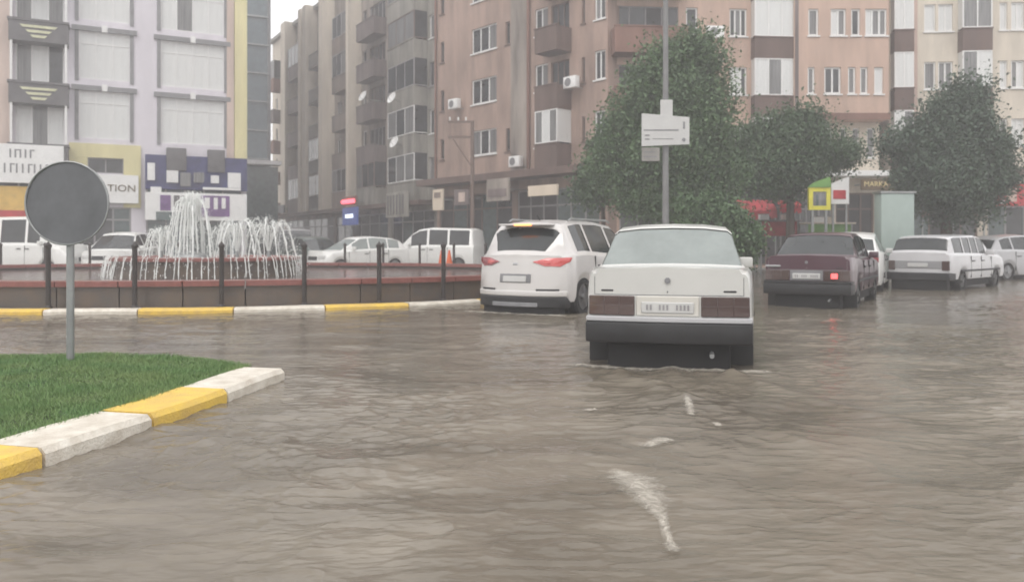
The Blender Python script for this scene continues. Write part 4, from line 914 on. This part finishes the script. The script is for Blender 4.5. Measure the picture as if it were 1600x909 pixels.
# wheel arches are kept dark by the added underbody box
SEDAN = dict(L=4.2, W=1.64, wr=.615, wheels=(-1.27, 1.22), rw=.29, low=.31, belt=[(-2.1, .955), (-2.0, .985), (-1.35, 1.005), (-1.0, .965), (.9, .93), (1.9, .86), (2.1, .76)],
             roof=[(-1.38, 1.005), (-.86, 1.40), (-.6, 1.435), (0, 1.45), (.45, 1.40), (1.02, .93)], side=[(-.98, -.78), (-.72, -.02), (.04, .56)], rear=(-1.36, -.88), front=(.52, .98), wide=1,
             rg='car_glass_fog', round=.05, seams=(-.75, .0, .78), handles=(-.6, .12), strip=1, mirror_black=False)
def dress_sedan(bx, root, h, hw, pm, lens, lit=False, plate=True, y=None, platebox=True):
    y = -h
    bx("rear_panel", 'greym' if pm == 'purple' else P['beige'], -hw * .38, hw * .38, y - .012, y + .03, .555, .745, 6)
    for s in (-1, 1):
        a, b = (hw * .40, hw * .97); x0, x1 = (a, b) if s > 0 else (-b, -a)
        l = bx("taillight", lens[0 if s < 0 else 1], x0, x1, y - .022, y + .05, .555, .745, 5)
        for f in (.34, .67): xx_ = x0 + (x1 - x0) * f; bx("lamp_divider", lens[0], xx_ - .006, xx_ + .006, y - .026, y + .0, .56, .74, 1, l)
        bx("lamp_band", lens[0], x0, x1, y - .0245, y + .0, .650, .658, 5, l)
        bx("vent_slot", 'plastic', s * hw * .74 - .065, s * hw * .74 + .065, y - .008, y + .03, .785, .803)
    bx("bumper_trim", P['silver'] if pm != 'purple' else 'plastic', -hw * 1.0, hw * 1.0, y - .075, y + .25, .50, .548, 10)
    bp = bx("bumper", 'plastic', -hw * 1.005, hw * 1.005, y - .095, y + .30, .30, .497, 10, bev=.02, seg=2)
    bx("shade_valance", 'under', -hw * .74, hw * .74, y + .04, y + .3, .02, .31, 8)  # dark valance carried down to the water, standing in for shade underneath
    for s in (-1, 1): bx("mud_flap", 'plastic', s * hw * .85 - .12, s * hw * .85 + .12, -1.27 - .36, -1.27 - .345, .04, .34)
    bx("boot_lid_seam", 'greym', -hw * .90, hw * .90, y - .004, y + .01, .752, .759, 8)
    for s in (-1, 1): bx("boot_lid_seam", 'greym', s * hw * .90 - .003, s * hw * .90 + .003, y - .004, y + .01, .752, .93)
    pl = bx("number_plate", 'plate', -.26, .26, y - .03, y - .012, .585, .69, 2)
    mk = MB()
    for i, xx_ in enumerate((-.2, -.165, -.08, -.045, -.01, .08, .115, .15, .185)): mk.box(xx_, xx_ + .018, y - .034, y - .0305, .615, .665)
    mk.build("lettering", M['frame_g'], pl)
    em = MB().disc((0, y - .008, .895), (0, 1, 0), .030, .02, 7); 
    em.build("emblem", M['greym'], root); bx("keyhole", 'greym', -.008, .008, y - .008, y + .02, .775, .80)
    MB().tube([(hw * .5, y - .10, .2), (hw * .5, y + .3, .22)], .022, 8).build("exhaust_pipe", M['metal'], root)
    return bp
# the white sedan right ahead
root, bx, warp, h, hw = car("parked_car", "boxy old white sedan seen from behind, nearest car in the flood water", "car", at(1043, 7.62), 7.62, 13.5, SEDAN, 'white')
dress_sedan(bx, root, h, hw, 'white', ('lens_d', 'lens_d'))
# plum sedan with lit lamp
SED2 = dict(SEDAN); SED2['rg'] = 'car_glass'; SED2['strip'] = 1
root, bx, warp, h, hw = car("sedan", "dark plum boxy sedan with one lit red tail lamp, right of the white sedan", "car", at(1260, 14.9), 14.9, 31, SED2, 'purple')
dress_sedan(bx, root, h, hw, 'purple', ('lens_d', 'lens_d'))
bx("lit_lamp", 'lit_red', hw * .56, hw * .70, -h - .032, -h - .02, .60, .69)
bx("chrome_corner", 'chrome', -hw * .98, -hw * .6, -h - .02, -h + .02, .80, .84, 3)
# white SUV turning left
SUV = dict(L=4.47, W=1.86, wr=.60, wheels=(-1.36, 1.31), rw=.345, low=.26, belt=[(-2.235, 1.03), (-2.1, 1.08), (-1.2, 1.10), (0, 1.03), (1.0, .99), (1.9, .90), (2.235, .72)],
           roof=[(-2.19, 1.06), (-1.98, 1.30), (-1.80, 1.50), (-1.66, 1.60), (-1.2, 1.66), (-.3, 1.665), (.4, 1.60), (1.35, .97)], side=[(-1.50, -.98), (-.90, -.05), (.03, .78)], rear=(-2.13, -1.78), gx=[(-2.2, .42), (-2.13, .50), (-1.95, .60), (-1.85, .66), (-1.78, .55), (-1.7, 1)], front=(.5, 1.28),
           round=.30, lean=.12, rim='rim', seams=(-.95, .0, 1.0), handles=(-.75, .2), wins_front=.72)
root, bx, warp, h, hw = car("suv", "white SUV with swept red tail lamps turning left beside the fountain", "car", at(803, 13.6), 13.6, 31, SUV, 'suv', sink=.07)
y = -h
for s in (-1, 1):
    def quad(nm, mm, pts, th=.03, par=root):
        pts = [(s * a, z) for a, z in pts]; mb = MB().prism(pts, y - .018, y + .06)
        return mb.build(nm, M[mm], par, bevel=.006, seg=1, warp=warp)
    l = quad("taillight", 'lens_pink' if s > 0 else 'lens', [(.34, .955), (.56, .885), (.80, .875), (.925, .955), (.95, 1.03), (.60, 1.02)])
    MB().prism([(s * a, z) for a, z in [(.44, .955), (.56, .92), (.66, .915), (.66, .975), (.56, .985)]], y - .03, y - .016).build("lamp_insert", M['lit_orange'] if False else M['lens_pink'], l, bevel=.004, seg=1, warp=warp)
    bx("reflector_slot", 'plastic', min(s * .42, s * .80), max(s * .42, s * .80), y - .012, y + .03, .46, .50, 4)
    bx("wheel_arch_trim", 'plastic', min(s * (hw - .02), s * (hw + .015)), max(s * (hw - .02), s * (hw + .015)), -.92, .88, .26, .36, 1)
lb = bx("lower_bumper", 'plastic', -hw * .97, hw * .97, y - .03, y + .2, .18, .37, 12, bev=.02); bx("skid_plate", 'greym', -hw * .5, hw * .5, y - .05, y + .1, .20, .27, 6)
bx("bumper", P['suv'], -hw * .985, hw * .985, y - .022, y + .08, .372, .47, 12, bev=.02, seg=3)
bx("shade_valance", 'under', -hw * .85, hw * .85, y + .02, y + .3, .02, .22, 8)  # near-black valance also paints the shade below the bumper
pl = bx("plate_recess", 'greym', -.32, .32, y - .008, y + .01, .60, .75, 3); bx("number_plate", 'plate', -.24, .24, y - .018, y - .006, .615, .715, 3, pl)
bx("emblem", 'chrome', -.05, .05, y - .012, y + .01, .90, .94); 
MB().box(-.50, .50, -1.93, -1.60, 1.575, 1.61, 6).build("roof_spoiler", P['suv'], root, bevel=.015); MB().box(-.17, .17, -1.95, -1.925, 1.57, 1.605).build("brake_light", M['lit_orange'], root)
for s in (-1, 1): MB().tube([(s * .60, -1.4, 1.66), (s * .60, -1.3, 1.70), (s * .60, .2, 1.70), (s * .60, .35, 1.665)], .018, 6).build("roof_rail", M['metal'], root)
MB().tube([(0, -1.3, 1.66), (0, -1.42, 1.76)], .01, 5).build("antenna", M['plastic'], root)
# off white station wagon
WAG = dict(SEDAN); WAG.update(rg='car_glass', roof=[(-2.06, 1.0), (-1.86, 1.38), (-1.6, 1.43), (0, 1.46), (.45, 1.41), (1.02, .93)], side=[(-1.70, -1.08), (-1.0, -.52 + .0), (-.46, -.02), (.04, .56)], rear=(-2.03, -1.87), belt=[(-2.1, .955), (-2.0, .975), (-1.0, .965), (.9, .93), (1.9, .86), (2.1, .76)], wr=.64)
root, bx, warp, h, hw = car("station_wagon", "off white station wagon half sunk in the flood, right of the plum sedan", "car", at(1434, 20.6), 20.6, 48, WAG, 'wagon')
bx("tailgate_panel", P['grey'], -hw * .9, hw * .9, -h - .012, -h + .02, .60, .80, 6)
for s in (-1, 1): bx("taillight", 'lens_d', min(s * hw * .74, s * hw * .97), max(s * hw * .74, s * hw * .97), -h - .03, -h + .05, .56, .80, 2)
bx("bumper", 'plastic', -hw * 1.005, hw * 1.005, -h - .09, -h + .3, .30, .50, 10, bev=.02); bx("number_plate", 'plate', -.26, .26, -h - .03, -h - .012, .64, .74, 2); bx("shade_valance", 'under', -hw * .88, hw * .88, -h, -h + .2, .05, .31, 6)  # the valance colour doubles as shade under the tail
# silver hatchback at right edge
HAT = dict(L=4.25, W=1.75, wr=.62, wheels=(-1.28, 1.26), rw=.32, low=.2, belt=[(-2.125, .95), (-2.0, 1.02), (-1, 1.02), (.8, .95), (1.7, .86), (2.125, .66)], roof=[(-2.0, 1.02), (-1.6, 1.36), (-1.2, 1.46), (-.3, 1.52), (.3, 1.47), (1.25, .93)],
           side=[(-1.50, -1.0), (-.93, -.10), (-.03, .70)], rear=(-1.95, -1.62), front=(.45, 1.2), round=.14, rim='rim', seams=(-.95, -.05, .9), handles=(-.8, .1), sg='car_glass', wins_front=.65)
root, bx, warp, h, hw = car("hatchback", "silver grey hatchback cut by the right edge, behind the station wagon", "car", at(1510, 26.5), 26.5, 68, HAT, 'silver')
for s in (-1, 1): bx("taillight", 'lens', min(s * hw * .6, s * hw * .95), max(s * hw * .6, s * hw * .95), -h - .015, -h + .05, .78, .93, 3)
bx("bumper", P['silver'], -hw * .99, hw * .99, -h - .05, -h + .1, .25, .52, 10, bev=.03, seg=2)
# white car hidden ahead of the plum sedan
root, bx, warp, h, hw = car("hatchback", "white hatchback mostly hidden in front of the plum sedan", "car", at(1318, 19.8), 19.8, 28, HAT, 'van')
for s in (-1, 1): bx("taillight", 'lens', min(s * hw * .6, s * hw * .95), max(s * hw * .6, s * hw * .95), -h - .015, -h + .05, .78, .93, 3)
# pale hatchback between wagon and silver car front corner
# ------------ vehicles behind the fountain
def dress_front(bx, h, hw, zl=.62, pm=None):
    for s in (-1, 1): bx("headlight", 'plate', min(s * hw * .55, s * hw * .93), max(s * hw * .55, s * hw * .93), h - .05, h + .02, zl, zl + .13, 3)
    bx("grille", 'plastic', -hw * .45, hw * .45, h - .04, h + .02, zl - .05, zl + .1, 4); bx("front_bumper", 'plastic', -hw * .95, hw * .95, h - .1, h + .05, .28, .42, 8, bev=.02); bx("number_plate", 'plate', -.26, .26, h + .05, h + .065, .36, .46)
def front_at(px, d, heading, L, W=0):   # rear centre so that the car centre lies at px, d
    th = -R(heading); x, y = at(px, d), d; return x + L / 2 * math.sin(th), y - L / 2 * math.cos(th)
VAN = dict(L=4.4, W=1.84, wr=.74, wheels=(-1.4, 1.35), rw=.32, low=.2, belt=[(-2.2, 1.10), (0, 1.12), (1.0, 1.08), (1.9, .98), (2.2, .74)], roof=[(-2.16, 1.15), (-2.08, 1.82), (-1.9, 1.90), (0, 1.95), (.55, 1.88), (.9, 1.68), (1.55, 1.06)],
           side=[(-1.95, -.95), (-.85, .05), (.16, .95)], rear=(-2.15, -2.09), front=(.62, 1.5), round=.1, rim='rim_d', seams=(-.9, .1, 1.15), handles=(-.1, .3), wins_front=.98)
BUS = dict(VAN); BUS.update(L=5.4, W=1.95, wr=.80, wheels=(-1.7, 1.75), belt=[(-2.7, 1.2), (1.2, 1.2), (2.3, 1.05), (2.7, .8)], roof=[(-2.66, 1.25), (-2.58, 2.1), (-2.4, 2.2), (.8, 2.25), (1.1, 2.1), (2.0, 1.16)], side=[(-2.4, -1.4), (-1.3, -.3), (-.2, .8), (.9, 1.4)], rear=(-2.65, -2.59), front=(1.1, 1.95), seams=(-1.35, .85, 1.6), handles=(.6, .95), wins_front=1.45)
x, y = front_at(35, 31, 97, 5.4); root, bx, warp, h, hw = car("minibus", "large white minibus at the far left behind the fountain", "minibus", x, y, 97, BUS, 'van'); dress_front(bx, h, hw)
x, y = front_at(192, 31.5, 172, 4.5); S3 = dict(SUV); S3['sg'] = 'car_glass'; root, bx, warp, h, hw = car("suv", "white SUV facing the fountain, seen between the round sign and the jets", "car", x, y, 172, S3, 'van'); dress_front(bx, h, hw, .68)
x, y = front_at(462, 40, 165, 4.4); root, bx, warp, h, hw = car("minivan", "grey minivan just right of the fountain jets", "van", x, y, 165, VAN, 'grey'); dress_front(bx, h, hw)
x, y = front_at(524, 36, 100, 4.2); root, bx, warp, h, hw = car("hatchback", "dark green hatchback between the grey minivan and a white car", "car", x, y, 140, HAT, 'dgreen'); dress_front(bx, h, hw)
x, y = front_at(590, 33, 200, 4.2); root, bx, warp, h, hw = car("hatchback", "white hatchback directly left of the white van behind the fountain", "car", x, y, -130, dict(HAT, sg='car_glass_fog'), 'van'); dress_front(bx, h, hw)
x, y = front_at(677, 36.5, -92, 4.4); root, bx, warp, h, hw = car("van", "white van in side view with large dark windows behind the fountain", "van", x, y, -72, VAN, 'van'); dress_front(bx, h, hw)

# ------------------------------------------------------------ foam and litter on the water
fo = bpy.data.materials.new("dirty froth"); fo.use_nodes = True; n_ = fo.node_tree.nodes; l_ = fo.node_tree.links; b_ = n_["Principled BSDF"]
b_.inputs["Base Color"].default_value = (.56, .52, .45, 1); b_.inputs["Roughness"].default_value = .55
at_ = n_.new("ShaderNodeAttribute"); at_.attribute_name = "froth"; tc_ = n_.new("ShaderNodeTexCoord"); no_ = n_.new("ShaderNodeTexNoise"); no_.inputs["Scale"].default_value = 17; no_.inputs["Detail"].default_value = 9; no_.inputs["Roughness"].default_value = .72; no_.inputs["Distortion"].default_value = 1.2
l_.new(tc_.outputs["Object"], no_.inputs[0]); ad_ = n_.new("ShaderNodeMath"); ad_.operation = 'ADD'; l_.new(at_.outputs["Fac"], ad_.inputs[0]); l_.new(no_.outputs[0], ad_.inputs[1])
mr_ = n_.new("ShaderNodeMapRange"); mr_.inputs[1].default_value = .80; mr_.inputs[2].default_value = 1.34; mr_.inputs[4].default_value = .85; l_.new(ad_.outputs[0], mr_.inputs[0]); l_.new(mr_.outputs[0], b_.inputs["Alpha"])
def foam(cx, cy, pts, n, s, seed):
    """a broken sheet of froth along a bent line, riding on the waves; the attribute says how thick the froth is"""
    pts = np.array(pts, float); na, nb = 90, 40; t = np.linspace(-.25, 1.25, na); u = np.linspace(-1, 1, nb); tt = np.clip(t, 0, 1) * (len(pts) - 1)
    k = np.minimum(tt.astype(int), len(pts) - 2); f = (tt - k)[:, None]; c = pts[k] * (1 - f) + pts[k + 1] * f; d = pts[k + 1] - pts[k]; ln = np.hypot(d[:, 0], d[:, 1])[:, None] + 1e-6; d = d[:, :2] / ln
    tot = np.hypot(*(pts[-1, :2] - pts[0, :2])); over = (t - np.clip(t, 0, 1))[:, None] * tot; base = c[:, :2] + d * over; nrm = np.stack([-d[:, 1], d[:, 0]], -1); w = c[:, 2:3] * 5.0
    X = base[:, 0:1] + nrm[:, 0:1] * w * u[None]; Y = base[:, 1:2] + nrm[:, 1:2] * w * u[None]
    e = (1 - np.abs(u[None]) ** 1.5) * np.clip((.5 - np.abs(t - .5)) / .25 + 1, 0, 1)[:, None]; fr = np.clip(e, 0, 1) * .62
    lump = np.clip(e, 0, 1) * (.012 * vnoise(X * 22 + seed, Y * 22) + .006 * vnoise(X * 60, Y * 60)) ; Z = wave(X, Y) + .003 + lump
    V = np.stack([X, Y, Z], -1).reshape(-1, 3); i = np.arange(na - 1)[:, None] * nb + np.arange(nb - 1)[None]; me = arr_mesh("foam", V, np.stack([i, i + 1, i + nb + 1, i + nb], -1).reshape(-1, 4), True)
    at__ = me.attributes.new("froth", 'FLOAT', 'POINT'); at__.data.foreach_set("value", fr.reshape(-1).astype(np.float32)); return me
def wp(px, py): d = F * CH / (py - 380); return (at(px, d), d)
def fpts(l): return [(*wp(a, b), c) for a, b, c in l]
def addfoam(label, l, n, s, seed): tag(link("foam", foam(0, 0, fpts(l), n, s, seed), fo), label, "foam", kind="stuff")
addfoam("largest white foam patch breaking on the brown water in the foreground", [(966, 738, .020), (982, 748, .040), (1000, 765, .040), (1020, 788, .026), (1034, 810, .010)], 3200, .0055, 1)
addfoam("thin foam fleck trail above the largest foam patch", [(1010, 698, .02), (1030, 690, .02), (1045, 688, .015)], 200, 0.0050, 2)
addfoam("small upright foam splash behind the white sedan", [(1074, 628, .010), (1078, 640, .012), (1080, 650, .01)], 280, 0.0072, 3)
addfoam("tiny foam fleck right of the splash behind the sedan", [(1116, 664, .02), (1126, 664, .01)], 120, 0.0055, 4)
addfoam("tiny foam fleck left of the splash behind the sedan", [(920, 643, .015), (930, 640, .01)], 88, 0.0050, 5)
addfoam("faint foam thread trailing down from the largest foam patch", [(1036, 815, .008), (1045, 840, .008), (1052, 860, .01)], 240, 0.0033, 6)
# splash skirts where tyres cut the water
for (cx, cy, hd, lb, sd_) in ((at(1043, 7.62) , 7.62, 13.5, "low foam line along the white sedan's rear waterline", 7), (at(803, 13.6), 13.6, 31, "low foam line along the white SUV's rear waterline", 8)):
    th = -R(hd); c_, s_ = math.cos(th), math.sin(th); l = [(cx + c_ * u - s_ * (-.02), cy + s_ * u + c_ * (-.02), .04) for u in np.linspace(-.85, .85, 9)]
    tag(link("foam", foam(0, 0, l, 260, .008, sd_), fo), lb, "foam", kind="stuff")

# ------------------------------------------------------------ rain haze
mb = MB().box(-90, 90, -12, 130, -1.4, 27.5); hz = mb.build("haze", None)
hm = bpy.data.materials.new("rain haze"); hm.use_nodes = True; n = hm.node_tree.nodes; n.clear(); out = n.new("ShaderNodeOutputMaterial"); pv_ = n.new("ShaderNodeVolumePrincipled")
pv_.inputs["Color"].default_value = (.93, .92, .94, 1); pv_.inputs["Density"].default_value = HAZE; pv_.inputs["Anisotropy"].default_value = .2
hm.node_tree.links.new(pv_.outputs[0], out.inputs["Volume"]); hz.data.materials.append(hm); tag(hz, "pale rain haze filling the whole street", "haze", kind="stuff")
